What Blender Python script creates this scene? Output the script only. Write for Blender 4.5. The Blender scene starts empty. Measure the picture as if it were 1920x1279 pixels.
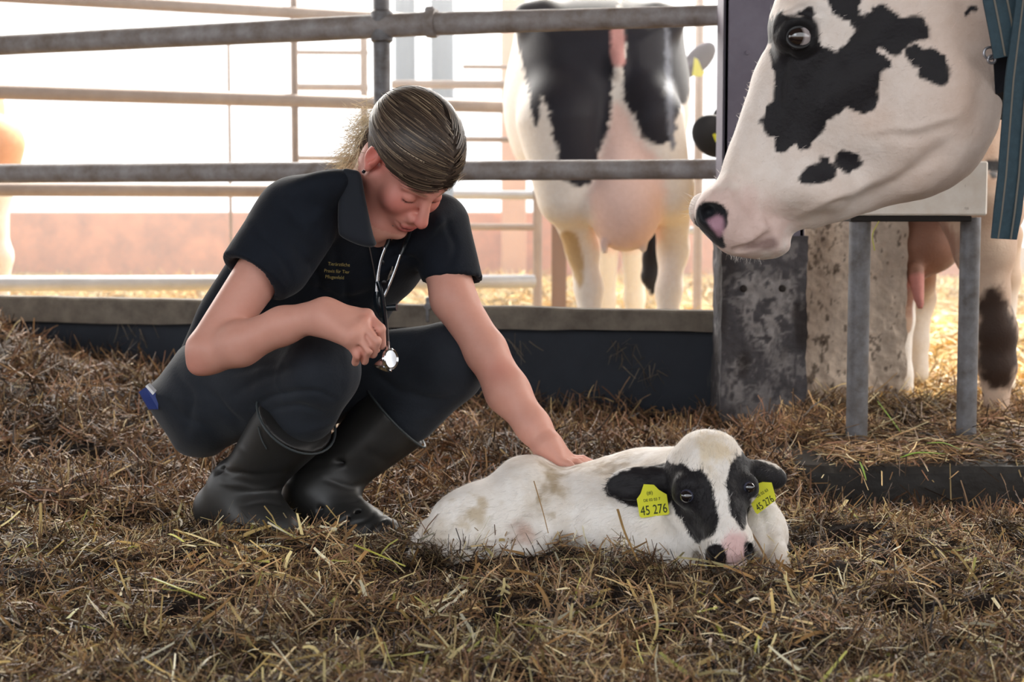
import bpy, math, random
import numpy as np
from mathutils import Vector, Matrix

# ------------------------------------------------------------------ camera, world, light
F = 3200.0
CAMZ = 0.65
PITCH = math.atan(259.5 / F)
CP, SP = math.cos(PITCH), math.sin(PITCH)
SC = bpy.context.scene
COL = SC.collection
rng = np.random.default_rng(7)
random.seed(7)


def P(px, py, Y):
    """world point on the photograph's ray through (px, py) at world depth Y"""
    a = (px - 960.0) / F
    u = -(py - 639.5) / F
    dy = CP + u * SP
    dz = -SP + u * CP
    t = Y / dy
    return np.array([a * t, Y, CAMZ + dz * t])


def proj(V):
    V = np.asarray(V, dtype=np.float32)
    x = V[..., 0]
    y = V[..., 1]
    z = V[..., 2] - CAMZ
    f = y * CP - z * SP
    u = y * SP + z * CP
    return 960.0 + F * x / f, 639.5 - F * u / f


cam = bpy.data.cameras.new('camera')
cam.sensor_width = 36.0
cam.lens = F * 36.0 / 1920.0
cam.clip_start = 0.05
cam.clip_end = 400
cam.dof.use_dof = True
cam.dof.focus_distance = 3.12
cam.dof.aperture_fstop = 6.0
camo = bpy.data.objects.new('camera', cam)
COL.objects.link(camo)
camo.location = (0, 0, CAMZ)
camo.rotation_euler = (math.pi / 2 - PITCH, 0, 0)
SC.camera = camo

w = bpy.data.worlds.new('World')
SC.world = w
w.use_nodes = True
bg = w.node_tree.nodes['Background']
bg.inputs['Color'].default_value = (0.97, 0.98, 1.0, 1)
bg.inputs['Strength'].default_value = 2.0

sun = bpy.data.lights.new('sun', 'SUN')
sun.energy = 6.0
sun.angle = math.radians(3)
sun.color = (1.0, 0.93, 0.82)
suno = bpy.data.objects.new('sun', sun)
COL.objects.link(suno)
sd = Vector((-0.28, -0.62, -0.73))
suno.rotation_euler = sd.to_track_quat('-Z', 'Y').to_euler()

# area lights: the bright open back of the barn, and added fills
def area(name, loc, target, sx, sy, power, col):
    l = bpy.data.lights.new(name, 'AREA')
    l.shape = 'RECTANGLE'
    l.size = sx
    l.size_y = sy
    l.energy = power
    l.color = col
    o = bpy.data.objects.new(name, l)
    COL.objects.link(o)
    o.location = loc
    o.rotation_euler = (Vector(target) - Vector(loc)).to_track_quat('-Z', 'Y').to_euler()
    return o
area('open_eave_light', (-0.6, 8.2, 2.6), (-0.1, 3.2, 0.5), 9.0, 1.3, 620, (1.0, 0.95, 0.88))
area('warm_side_fill', (3.7, 4.3, 2.3), (1.0, 4.3, 0.25), 1.8, 1.8, 105, (1.0, 0.93, 0.85))  # added warm fill for the pier and pipes, no opening known
area('front_fill_light', (-4.0, -2.2, 2.6), (0.2, 3.2, 0.4), 2.6, 2.2, 48, (0.82, 0.91, 1.0))  # added front fill from the left behind the camera

SC.view_settings.view_transform = 'Standard'
SC.view_settings.look = 'None'
SC.view_settings.gamma = 1.0
SC.view_settings.use_curve_mapping = False
SC.view_settings.exposure = 0.0
SC.render.film_transparent = False


# ------------------------------------------------------------------ helpers
def lin(r, g, b):
    def f(c):
        c /= 255.0
        return c / 12.92 if c <= 0.04045 else ((c + 0.055) / 1.055) ** 2.4
    return (f(r), f(g), f(b))


def L4(c):
    return (c[0], c[1], c[2], 1.0)


def hashn(ix, iy, iz):
    h = (ix * 374761393 + iy * 668265263 + iz * 2147483647) & 0xFFFFFFFF
    h = ((h ^ (h >> 13)) * 1274126177) & 0xFFFFFFFF
    return ((h ^ (h >> 16)) & 0xFFFF) / 65535.0


def vnoise(x, y, z=0.0):
    x, y, z = np.broadcast_arrays(np.asarray(x, float), np.asarray(y, float), np.asarray(z, float))
    ix, iy, iz = [np.floor(v).astype(np.int64) for v in (x, y, z)]
    fx, fy, fz = x - ix, y - iy, z - iz
    fx, fy, fz = [v * v * (3 - 2 * v) for v in (fx, fy, fz)]
    r = 0
    for a in (0, 1):
        for b in (0, 1):
            for c in (0, 1):
                r = r + hashn(ix + a, iy + b, iz + c) * (fx if a else 1 - fx) * (fy if b else 1 - fy) * (fz if c else 1 - fz)
    return r * 2 - 1


def fbm(x, y, z=0.0, o=3):
    r, a = 0, 1.0
    for i in range(o):
        r = r + a * vnoise(x * 2 ** i + 13.7 * i, y * 2 ** i + 5.1 * i, z * 2 ** i + 3.3 * i)
        a *= 0.5
    return r


def sstep(a, b, x):
    t = np.clip((x - a) / (b - a), 0, 1)
    return t * t * (3 - 2 * t)


MATS = {}


def mat(name, color=None, rough=0.7, metal=0.0, attr=False, noise=None, bump=None, spec=0.4, sss=0.0,
        emit=None, sheen=0.0, stretch=(1, 1, 1), streak=None, coat=0.0):
    """noise=(scale, second colour, contrast)  bump=(scale, strength, distance)"""
    if name in MATS:
        return MATS[name]
    m = bpy.data.materials.new(name)
    m.use_nodes = True
    nt = m.node_tree
    N, Lk = nt.nodes, nt.links
    b = N['Principled BSDF']
    b.inputs['Roughness'].default_value = rough
    b.inputs['Metallic'].default_value = metal
    b.inputs['Specular IOR Level'].default_value = spec
    b.inputs['Coat Weight'].default_value = coat
    if sss:
        b.inputs['Subsurface Weight'].default_value = sss
        b.inputs['Subsurface Radius'].default_value = (0.012, 0.005, 0.003)
        b.inputs['Subsurface Scale'].default_value = 1.0
    if sheen:
        b.inputs['Sheen Weight'].default_value = sheen
        b.inputs['Sheen Roughness'].default_value = 0.4
    tc = N.new('ShaderNodeTexCoord')
    mp = N.new('ShaderNodeMapping')
    mp.inputs['Scale'].default_value = stretch
    Lk.new(tc.outputs['Object'], mp.inputs['Vector'])
    src = None
    if attr:
        a = N.new('ShaderNodeAttribute')
        a.attribute_name = 'Col'
        src = a.outputs['Color']
    if noise:
        n = N.new('ShaderNodeTexNoise')
        n.inputs['Scale'].default_value = noise[0]
        n.inputs['Detail'].default_value = 6
        n.inputs['Roughness'].default_value = 0.65
        Lk.new(mp.outputs['Vector'], n.inputs['Vector'])
        r = N.new('ShaderNodeValToRGB')
        c = noise[2]
        r.color_ramp.elements[0].position = 0.5 - c
        r.color_ramp.elements[1].position = 0.5 + c
        Lk.new(n.outputs['Fac'], r.inputs['Fac'])
        mx = N.new('ShaderNodeMix')
        mx.data_type = 'RGBA'
        Lk.new(r.outputs['Color'], mx.inputs['Factor'])
        if attr:
            mx.blend_type = 'MULTIPLY'
            Lk.new(src, mx.inputs['A'])
        else:
            mx.inputs['A'].default_value = L4(color)
        mx.inputs['B'].default_value = L4(noise[1])
        src = mx.outputs['Result']
    if streak:
        n = N.new('ShaderNodeTexNoise')
        mp2 = N.new('ShaderNodeMapping')
        mp2.inputs['Scale'].default_value = streak[0]
        Lk.new(tc.outputs['Object'], mp2.inputs['Vector'])
        Lk.new(mp2.outputs['Vector'], n.inputs['Vector'])
        n.inputs['Scale'].default_value = 1.0
        n.inputs['Detail'].default_value = 5
        r = N.new('ShaderNodeValToRGB')
        r.color_ramp.elements[0].position = streak[2]
        r.color_ramp.elements[1].position = streak[2] + 0.08
        Lk.new(n.outputs['Fac'], r.inputs['Fac'])
        mx = N.new('ShaderNodeMix')
        mx.data_type = 'RGBA'
        Lk.new(r.outputs['Color'], mx.inputs['Factor'])
        if src is not None:
            Lk.new(src, mx.inputs['A'])
        else:
            mx.inputs['A'].default_value = L4(color)
        mx.inputs['B'].default_value = L4(streak[1])
        src = mx.outputs['Result']
    if src is not None:
        Lk.new(src, b.inputs['Base Color'])
    else:
        b.inputs['Base Color'].default_value = L4(color)
    if bump:
        n = N.new('ShaderNodeTexNoise')
        n.inputs['Scale'].default_value = bump[0]
        n.inputs['Detail'].default_value = 5
        Lk.new(mp.outputs['Vector'], n.inputs['Vector'])
        bp = N.new('ShaderNodeBump')
        bp.inputs['Strength'].default_value = bump[1]
        bp.inputs['Distance'].default_value = bump[2]
        Lk.new(n.outputs['Fac'], bp.inputs['Height'])
        Lk.new(bp.outputs['Normal'], b.inputs['Normal'])
    if emit:
        b.inputs['Emission Color'].default_value = L4(emit[0])
        b.inputs['Emission Strength'].default_value = emit[1]
    MATS[name] = m
    return m


def tag(o, label=None, cat=None, group=None, kind=None):
    if label: o['label'] = label
    if cat: o['category'] = cat
    if group: o['group'] = group
    if kind: o['kind'] = kind
    return o


def empty(name, loc, label=None, cat=None, group=None):
    o = bpy.data.objects.new(name, None)
    COL.objects.link(o)
    o.location = loc
    o.empty_display_size = 0.05
    return tag(o, label, cat, group)


def mesh_obj(name, verts, faces, material, parent=None, col=None, smooth=True, nv=4):
    """verts (n,3) world coordinates; faces (m,nv) array or list of lists"""
    me = bpy.data.meshes.new(name)
    verts = np.asarray(verts, dtype=np.float32)
    if isinstance(faces, np.ndarray):
        n, m, k = len(verts), len(faces), faces.shape[1]
        me.vertices.add(n)
        me.vertices.foreach_set('co', verts.ravel())
        me.loops.add(m * k)
        me.loops.foreach_set('vertex_index', faces.astype(np.int32).ravel())
        me.polygons.add(m)
        me.polygons.foreach_set('loop_start', np.arange(0, m * k, k, dtype=np.int32))
        me.polygons.foreach_set('use_smooth', np.full(m, smooth))
        me.update(calc_edges=True)
    else:
        me.from_pydata([tuple(map(float, v)) for v in verts], [], [list(map(int, f)) for f in faces])
        me.polygons.foreach_set('use_smooth', np.full(len(me.polygons), smooth))
        me.update()
    if col is not None:
        a = me.color_attributes.new('Col', 'FLOAT_COLOR', 'POINT')
        c = np.ones((len(verts), 4), dtype=np.float32)
        c[:, :3] = col
        a.data.foreach_set('color', c.ravel())
    me.materials.append(material)
    o = bpy.data.objects.new(name, me)
    COL.objects.link(o)
    if parent is not None:
        o.parent = parent
        bpy.context.view_layer.update()
        o.matrix_parent_inverse = parent.matrix_world.inverted()
    return o


def recenter(o):
    """put the origin of a mesh object at the centre of its base"""
    me = o.data
    n = len(me.vertices)
    v = np.empty(n * 3, dtype=np.float32)
    me.vertices.foreach_get('co', v)
    v = v.reshape(-1, 3)
    c = np.array([(v[:, 0].min() + v[:, 0].max()) / 2, (v[:, 1].min() + v[:, 1].max()) / 2, v[:, 2].min()])
    v -= c
    me.vertices.foreach_set('co', v.ravel())
    me.update()
    o.location = Vector(o.location) + Vector(c)
    return o


class MB:
    def __init__(s):
        s.v, s.f = [], []

    def add(s, v, f):
        b = len(s.v)
        s.v += [tuple(map(float, q)) for q in v]
        s.f += [[b + i for i in q] for q in f]
        return s

    def box(s, c, size, R=None, bev=0.0):
        c = np.array(c, float)
        h = np.array(size, float) / 2
        b = min(bev, h.min() * 0.9)
        pts = []
        sg = [(-1, -1, -1), (1, -1, -1), (1, 1, -1), (-1, 1, -1), (-1, -1, 1), (1, -1, 1), (1, 1, 1), (-1, 1, 1)]
        if b <= 0:
            pts = [np.array(q) * h for q in sg]
            fs = [(0, 3, 2, 1), (4, 5, 6, 7), (0, 1, 5, 4), (1, 2, 6, 5), (2, 3, 7, 6), (3, 0, 4, 7)]
        else:
            for q in sg:
                q = np.array(q)
                for ax in range(3):
                    t = h - b
                    p = q * t
                    p[ax] = q[ax] * h[ax]
                    pts.append(p)
            I = lambda i, ax: i * 3 + ax
            fs = [(I(0, 2), I(3, 2), I(2, 2), I(1, 2)), (I(4, 2), I(5, 2), I(6, 2), I(7, 2)),
                  (I(0, 1), I(1, 1), I(5, 1), I(4, 1)), (I(1, 0), I(2, 0), I(6, 0), I(5, 0)),
                  (I(2, 1), I(3, 1), I(7, 1), I(6, 1)), (I(3, 0), I(0, 0), I(4, 0), I(7, 0))]
            ed = {0: [(0, 1), (3, 2), (4, 5), (7, 6)], 1: [(0, 3), (1, 2), (4, 7), (5, 6)], 2: [(0, 4), (1, 5), (2, 6), (3, 7)]}
            for ax, es in ed.items():
                o1, o2 = [a for a in range(3) if a != ax]
                for i, j in es:
                    fs.append((I(i, o1), I(j, o1), I(j, o2), I(i, o2)))
            for i in range(8):
                fs.append((I(i, 0), I(i, 1), I(i, 2)))
        if R is not None:
            pts = [R @ p for p in pts]
        return s.add([c + p for p in pts], fs)

    def tube(s, pts, r, n=12, caps=True, flat=1.0):
        pts = [np.array(p, float) for p in pts]
        m = len(pts)
        rr = r if hasattr(r, '__len__') else [r] * m
        t0 = pts[1] - pts[0]
        t0 /= np.linalg.norm(t0)
        up = np.array([0, 0, 1.0]) if abs(t0[2]) < 0.9 else np.array([0, 1.0, 0])
        a = np.cross(up, t0)
        a /= np.linalg.norm(a)
        vs, fs = [], []
        for i, p in enumerate(pts):
            t = pts[min(i + 1, m - 1)] - pts[max(i - 1, 0)]
            t /= np.linalg.norm(t) + 1e-12
            a = a - t * (a @ t)
            a /= np.linalg.norm(a) + 1e-12
            b = np.cross(t, a)
            for k in range(n):
                th = 2 * math.pi * k / n
                vs.append(p + rr[i] * (math.cos(th) * a + flat * math.sin(th) * b))
        for i in range(m - 1):
            for k in range(n):
                k2 = (k + 1) % n
                fs.append((i * n + k, i * n + k2, (i + 1) * n + k2, (i + 1) * n + k))
        if caps:
            fs.append(tuple(reversed(range(n))))
            fs.append(tuple((m - 1) * n + k for k in range(n)))
        return s.add(vs, fs)

    def lathe(s, c, axis, prof, n=24):
        """prof = [(distance along axis, radius)]"""
        axis = np.array(axis, float)
        axis /= np.linalg.norm(axis)
        up = np.array([0, 0, 1.0]) if abs(axis[2]) < 0.9 else np.array([0, 1.0, 0])
        a = np.cross(up, axis)
        a /= np.linalg.norm(a)
        b = np.cross(axis, a)
        c = np.array(c, float)
        vs, fs = [], []
        for h, r in prof:
            for k in range(n):
                th = 2 * math.pi * k / n
                vs.append(c + axis * h + max(r, 1e-5) * (math.cos(th) * a + math.sin(th) * b))
        for i in range(len(prof) - 1):
            for k in range(n):
                k2 = (k + 1) % n
                fs.append((i * n + k, i * n + k2, (i + 1) * n + k2, (i + 1) * n + k))
        fs.append(tuple(reversed(range(n))))
        fs.append(tuple((len(prof) - 1) * n + k for k in range(n)))
        return s.add(vs, fs)

    def slab(s, poly, thick):
        """poly: list of 3D points (planar), extruded both ways along the normal"""
        p = [np.array(q, float) for q in poly]
        n = np.zeros(3)
        for i in range(len(p)):
            n += np.cross(p[i], p[(i + 1) % len(p)])
        n /= np.linalg.norm(n)
        m = len(p)
        vs = [q + n * thick / 2 for q in p] + [q - n * thick / 2 for q in p]
        fs = [tuple(range(m)), tuple(reversed(range(m, 2 * m)))]
        for i in range(m):
            j = (i + 1) % m
            fs.append((i, i + m, j + m, j))
        return s.add(vs, fs)

    def build(s, name, material, parent=None, smooth=True, label=None):
        o = mesh_obj(name, s.v, s.f, material, parent, smooth=smooth)
        if smooth:
            me = o.data
            n = len(me.polygons)
            # flat-shade big caps by marking sharp edges over 40 degrees
            import bmesh
            bm = bmesh.new()
            bm.from_mesh(me)
            for e in bm.edges:
                if len(e.link_faces) == 2 and e.calc_face_angle(0) > math.radians(38):
                    e.smooth = False
            bm.to_mesh(me)
            bm.free()
        if parent is None:
            recenter(o)
        if label:
            o['label'] = label
        return o


# ------------------------------------------------------------------ implicit surfaces
def catmull(poly, n=6):
    p = np.array(poly, float)
    out = []
    m = len(p)
    for i in range(m):
        p0, p1, p2, p3 = p[i - 1], p[i], p[(i + 1) % m], p[(i + 2) % m]
        for k in range(n):
            t = k / n
            out.append(0.5 * ((2 * p1) + (-p0 + p2) * t + (2 * p0 - 5 * p1 + 4 * p2 - p3) * t * t + (-p0 + 3 * p1 - 3 * p2 + p3) * t ** 3))
    return np.array(out)


class PolyMap:
    """signed 2D distance (pixels, negative inside) to a closed outline"""
    def __init__(s, poly, pad=120, step=2.0, smooth=True):
        q = catmull(poly) if smooth else np.array(poly, float)
        s.lo = q.min(0) - pad
        s.step = step
        hi = q.max(0) + pad
        nx, ny = [int((hi[i] - s.lo[i]) / step) + 1 for i in (0, 1)]
        gx = (s.lo[0] + np.arange(nx) * step)[:, None]
        gy = (s.lo[1] + np.arange(ny) * step)[None, :]
        d2 = np.full((nx, ny), 1e12)
        ins = np.zeros((nx, ny), bool)
        for i in range(len(q)):
            ax, ay = q[i - 1]
            bx, by = q[i]
            ex, ey = bx - ax, by - ay
            L = ex * ex + ey * ey + 1e-9
            t = np.clip(((gx - ax) * ex + (gy - ay) * ey) / L, 0, 1)
            d2 = np.minimum(d2, (gx - ax - t * ex) ** 2 + (gy - ay - t * ey) ** 2)
            if ay != by:
                c = ((ay > gy) != (by > gy)) & (gx < (bx - ax) * (gy - ay) / (by - ay) + ax)
                ins ^= c
        s.d = (np.sqrt(d2) * np.where(ins, -1, 1)).astype(np.float32)
        s.nx, s.ny = nx, ny

    def __call__(s, px, py):
        fx = np.clip((px - s.lo[0]) / s.step, 0, s.nx - 1.001)
        fy = np.clip((py - s.lo[1]) / s.step, 0, s.ny - 1.001)
        ix = fx.astype(np.int32)
        iy = fy.astype(np.int32)
        tx = fx - ix
        ty = fy - iy
        d = s.d
        return (d[ix, iy] * (1 - tx) + d[ix + 1, iy] * tx) * (1 - ty) + (d[ix, iy + 1] * (1 - tx) + d[ix + 1, iy + 1] * tx) * ty


def A3(p):
    """accept a world point or a (px, py, Y) tuple"""
    return P(*p) if isinstance(p, tuple) else np.asarray(p, float)


def relief(lines, seed=0.0):
    """ridges (+) and creases (-) in metres along lines given in px, on the side that faces the camera"""
    def fn(V, N):
        px, py = proj(V)
        wx = 5 * vnoise(V[:, 0] * 25, V[:, 1] * 25, V[:, 2] * 25 + seed)
        px, py = px + wx, py - wx
        face = sstep(0.05, 0.4, -N[:, 1])
        out = np.zeros(len(V))
        for pts, w_, amp in lines:
            q = catmull2(pts)
            d2 = np.full(len(V), 1e9)
            tt = np.zeros(len(V))
            for i in range(len(q) - 1):
                (ax, ay), (bx, by) = q[i], q[i + 1]
                ex, ey = bx - ax, by - ay
                t = np.clip(((px - ax) * ex + (py - ay) * ey) / (ex * ex + ey * ey + 1e-9), 0, 1)
                dd = (px - ax - t * ex) ** 2 + (py - ay - t * ey) ** 2
                m = dd < d2
                d2 = np.where(m, dd, d2)
                tt = np.where(m, (i + t) / (len(q) - 1), tt)
            fade = np.clip(np.sin(np.pi * (0.06 + 0.88 * tt)), 0, 1) ** 0.6
            out += amp * np.exp(-d2 / (w_ * w_)) * fade
        return out * face
    return fn


def catmull2(p, n=4):
    p = np.array(p, float)
    p = np.vstack([2 * p[0] - p[1], p, 2 * p[-1] - p[-2]])
    out = []
    for i in range(1, len(p) - 2):
        for k in range(n):
            t = k / n
            out.append(0.5 * ((2 * p[i]) + (-p[i - 1] + p[i + 1]) * t + (2 * p[i - 1] - 5 * p[i] + 4 * p[i + 1] - p[i + 2]) * t * t + (-p[i - 1] + 3 * p[i] - 3 * p[i + 1] + p[i + 2]) * t ** 3))
    out.append(p[-2])
    return np.array(out)


class Field:
    def __init__(s, lo, hi, h):
        s.lo = np.array(lo, float)
        s.h = h
        n = [int(math.ceil((hi[i] - lo[i]) / h)) + 1 for i in range(3)]
        s.n = n
        s.ax = [(lo[i] + np.arange(n[i]) * h).astype(np.float32) for i in range(3)]
        s.F = np.full(n, 0.2, dtype=np.float32)

    def op(s, lo, hi, fn, k, mode='u'):
        m = max(k, 0) + 3 * s.h
        sl = []
        for i in range(3):
            a = int(max(0, math.floor((lo[i] - m - s.lo[i]) / s.h)))
            b = int(min(s.n[i], math.ceil((hi[i] + m - s.lo[i]) / s.h) + 1))
            if b - a < 2:
                return s
            sl.append(slice(a, b))
        sl = tuple(sl)
        X = s.ax[0][sl[0]][:, None, None]
        Y = s.ax[1][sl[1]][None, :, None]
        Z = s.ax[2][sl[2]][None, None, :]
        d = fn(X, Y, Z).astype(np.float32)
        f = s.F[sl]
        if mode == 'u':
            if k > 0:
                hh = np.maximum(k - np.abs(f - d), 0) / k
                r = np.minimum(f, d) - hh * hh * k * 0.25
            else:
                r = np.minimum(f, d)
        else:
            d = -d
            if k > 0:
                hh = np.maximum(k - np.abs(f - d), 0) / k
                r = np.maximum(f, d) + hh * hh * k * 0.25
            else:
                r = np.maximum(f, d)
        s.F[sl] = r
        return s

    def ell(s, c, r, R=None, k=0.02, mode='u'):
        c = A3(c)
        r = np.array(r, float) if hasattr(r, '__len__') else np.array([r, r, r], float)
        e = r.max()

        def fn(X, Y, Z):
            x, y, z = X - c[0], Y - c[1], Z - c[2]
            if R is not None:
                x, y, z = [R[0][i] * x + R[1][i] * y + R[2][i] * z for i in range(3)]
            k0 = np.sqrt((x / r[0]) ** 2 + (y / r[1]) ** 2 + (z / r[2]) ** 2)
            k1 = np.sqrt((x / r[0] ** 2) ** 2 + (y / r[1] ** 2) ** 2 + (z / r[2] ** 2) ** 2) + 1e-6
            return k0 * (k0 - 1) / k1
        return s.op(c - e, c + e, fn, k, mode)

    def cap(s, a, b, ra, rb, k=0.02, mode='u', cut=None, cut0=None):
        """tapered capsule; cut=(point, normal): removed where (p-point).normal > 0"""
        a, b = A3(a), A3(b)
        e = max(ra, rb)
        d = b - a
        L = d @ d + 1e-12

        def fn(X, Y, Z):
            x, y, z = X - a[0], Y - a[1], Z - a[2]
            t = np.clip((x * d[0] + y * d[1] + z * d[2]) / L, 0, 1)
            r = np.sqrt((x - t * d[0]) ** 2 + (y - t * d[1]) ** 2 + (z - t * d[2]) ** 2) - (ra + (rb - ra) * t)
            for cc in (cut, cut0):
                if cc is not None:
                    p, n = cc
                    r = np.maximum(r, (X - p[0]) * n[0] + (Y - p[1]) * n[1] + (Z - p[2]) * n[2])
            return r
        return s.op(np.minimum(a, b) - e, np.maximum(a, b) + e, fn, k, mode)

    def chain(s, pts, rad, k=0.02, mode='u'):
        for i in range(len(pts) - 1):
            s.cap(pts[i], pts[i + 1], rad[i], rad[i + 1], k, mode)
        return s

    def infl(s, poly, depth, W, R, k=0.02, mode='u', smooth=True, pad=120):
        """body with a traced side outline and a rounded thickness: depth(px,py) is its mid plane,
        W(px,py) its half thickness, R the distance (m) over which it rounds off"""
        pm = PolyMap(poly, smooth=smooth, pad=pad)
        q = np.array(poly, float)
        D = depth if callable(depth) else (lambda x, y: depth + 0 * x)
        Wf = W if callable(W) else (lambda x, y: W + 0 * x)
        pts = []
        for (x, y) in [(q[:, 0].min() - 10, q[:, 1].min() - 10), (q[:, 0].max() + 10, q[:, 1].max() + 10),
                       (q[:, 0].min() - 10, q[:, 1].max() + 10), (q[:, 0].max() + 10, q[:, 1].min() - 10)]:
            dd = float(D(np.array(x, float), np.array(y, float)))
            ww = float(Wf(np.array(x, float), np.array(y, float)))
            pts += [P(x, y, dd - ww - 0.03), P(x, y, dd + ww + 0.03)]
        pts = np.array(pts)

        def fn(X, Y, Z):
            z = Z - CAMZ
            f = Y * CP - z * SP
            px = 960.0 + F * X / f
            py = 639.5 - F * (Y * SP + z * CP) / f
            d = pm(px, py) * (f / F)
            n = Y - D(px, py)
            ww = Wf(px, py)
            u = np.maximum(1 + d / R, 0)
            return (np.sqrt(u * u + (n / ww) ** 2) - 1) * np.minimum(R, ww)
        return s.op(pts.min(0), pts.max(0), fn, k, mode)

    def mesh(s):
        Fd = s.F
        # keep the border outside
        Fd[0] = Fd[-1] = 0.2
        Fd[:, 0] = 0.2
        Fd[:, -1] = 0.2
        Fd[:, :, 0] = 0.2
        Fd[:, :, -1] = 0.2
        S = (Fd < 0)
        U = S.astype(np.uint8)
        c = U[:-1, :-1, :-1] + U[1:, :-1, :-1]
        c += U[:-1, 1:, :-1]
        c += U[1:, 1:, :-1]
        c += U[:-1, :-1, 1:]
        c += U[1:, :-1, 1:]
        c += U[:-1, 1:, 1:]
        c += U[1:, 1:, 1:]
        idx = np.argwhere((c > 0) & (c < 8))
        i, j, k = idx.T
        cor = np.array([[a, b, d] for a in (0, 1) for b in (0, 1) for d in (0, 1)])
        val = np.stack([Fd[i + a, j + b, k + d] for a, b, d in cor], 1)
        acc = np.zeros((len(idx), 3))
        cnt = np.zeros(len(idx))
        for u in range(8):
            for v in range(u + 1, 8):
                df = cor[v] - cor[u]
                if np.abs(df).sum() != 1:
                    continue
                a, b = val[:, u], val[:, v]
                mk = (a < 0) != (b < 0)
                t = np.where(mk, a / np.where(mk, a - b, 1), 0)
                acc += mk[:, None] * (cor[u][None] + t[:, None] * df[None])
                cnt += mk
        V = (idx + acc / cnt[:, None]) * s.h + s.lo
        mp = np.full(c.shape, -1, dtype=np.int32)
        mp[i, j, k] = np.arange(len(idx))
        quads = []
        for axis in range(3):
            sh = [slice(None)] * 3
            sh2 = [slice(None)] * 3
            sh[axis] = slice(0, -1)
            sh2[axis] = slice(1, None)
            A, B = S[tuple(sh)], S[tuple(sh2)]
            e = np.argwhere(A != B)
            o = [a for a in range(3) if a != axis]
            e = e[(e[:, o[0]] > 0) & (e[:, o[1]] > 0)]
            fl = A[e[:, 0], e[:, 1], e[:, 2]]
            def g(d0, d1):
                q = e.copy()
                q[:, o[0]] += d0
                q[:, o[1]] += d1
                q = np.minimum(q, np.array(mp.shape) - 1)
                return mp[q[:, 0], q[:, 1], q[:, 2]]
            q = np.stack([g(-1, -1), g(0, -1), g(0, 0), g(-1, 0)], 1)
            if axis == 1:
                fl = ~fl
            q = np.where(fl[:, None], q, q[:, ::-1])
            quads.append(q)
        Q = np.concatenate(quads)
        Q = Q[(Q >= 0).all(1)]
        return V, Q

    def build(s, name, material, parent=None, color=None, disp=None):
        V, Q = s.mesh()
        if disp is not None:
            nn = np.cross(V[Q[:, 2]] - V[Q[:, 0]], V[Q[:, 3]] - V[Q[:, 1]])
            N = np.zeros_like(V)
            for k_ in range(4):
                np.add.at(N, Q[:, k_], nn)
            N /= np.linalg.norm(N, axis=1, keepdims=True) + 1e-12
            V = V + N * disp(V, N)[:, None]
        col = color(V) if callable(color) else None
        if color is not None and col is None:
            col = np.tile(np.array(color), (len(V), 1))
        s.V, s.Q = V, Q
        return mesh_obj(name, V, Q, material, parent, col=col)


def ribbons(name, base, direc, length, width, col, material, parent=None, bend=0.25, segs=2, side=None, taper=0.6, grav=0.0, seed=1):
    """many thin strands in one mesh (n strands)"""
    r = np.random.default_rng(seed)
    n = len(base)
    d = direc / (np.linalg.norm(direc, axis=1, keepdims=True) + 1e-9)
    if side is None:
        side = np.cross(d, r.normal(size=(n, 3)))
    side = side / (np.linalg.norm(side, axis=1, keepdims=True) + 1e-9)
    bd = np.cross(side, d)
    bendv = bd * (r.uniform(-1, 1, (n, 1)) * bend) + side * (r.uniform(-1, 1, (n, 1)) * bend * 0.4)
    m = segs + 1
    V = np.zeros((n, m, 2, 3), dtype=np.float32)
    for i in range(m):
        t = i / segs
        c = base + d * (length * t)[:, None] + bendv * (length * t * t)[:, None]
        c[:, 2] -= grav * length * t * t
        wd = (width * (1 - (1 - taper) * t))[:, None] * 0.5
        V[:, i, 0] = c - side * wd
        V[:, i, 1] = c + side * wd
    b = (np.arange(n) * m * 2)[:, None]
    fs = []
    for i in range(segs):
        fs.append(b + np.array([2 * i, 2 * i + 1, 2 * i + 3, 2 * i + 2])[None])
    Fc = np.concatenate(fs)
    C = np.repeat(col, m * 2, axis=0)
    return mesh_obj(name, V.reshape(-1, 3), Fc, material, parent, col=C)


# ------------------------------------------------------------------ materials
M_STEEL = mat('galvanised steel', lin(128, 130, 136), 0.5, 0.3, noise=(22, lin(84, 78, 74), 0.22), bump=(40, 0.35, 0.004))
M_RAIL = mat('glare-paled weathered rail steel', lin(168, 166, 168), 0.6, 0.1, noise=(16, lin(120, 108, 100), 0.2), bump=(30, 0.5, 0.005))  # base lightened for the veiling glare over the front rails
M_FARRAIL = mat('far rail steel', lin(172, 156, 146), 0.6, 0.1, noise=(9, lin(140, 122, 112), 0.3))
M_SILVER = mat('bright far rail', lin(205, 208, 214), 0.5, 0.2, noise=(9, lin(170, 170, 175), 0.3))
M_BEAM = mat('dirty beam', lin(132, 124, 112), 0.85, noise=(12, lin(78, 70, 64), 0.25), bump=(25, 0.5, 0.006))
M_RUBBER = mat('dark rubber board', lin(44, 50, 60), 0.75, noise=(4, lin(30, 34, 42), 0.25), bump=(14, 0.3, 0.004),
               streak=((9, 9, 1.6), lin(104, 100, 94), 0.69))
M_PAINTC = mat('stained concrete', attr=True, rough=0.9, noise=(30, (0.8, 0.78, 0.76), 0.25), bump=(24, 0.7, 0.010))
M_CONC_D = mat('dark stained concrete', lin(58, 56, 58), 0.9, noise=(5, lin(38, 36, 38), 0.2), bump=(18, 0.6, 0.012),
               streak=((7, 7, 4.5), lin(150, 146, 144), 0.60))
M_CONC_L = mat('pale stained concrete', lin(205, 188, 170), 0.9, noise=(11, lin(140, 122, 106), 0.22), bump=(30, 0.6, 0.01),
               streak=((26, 26, 9), lin(60, 48, 40), 0.66))
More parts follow.
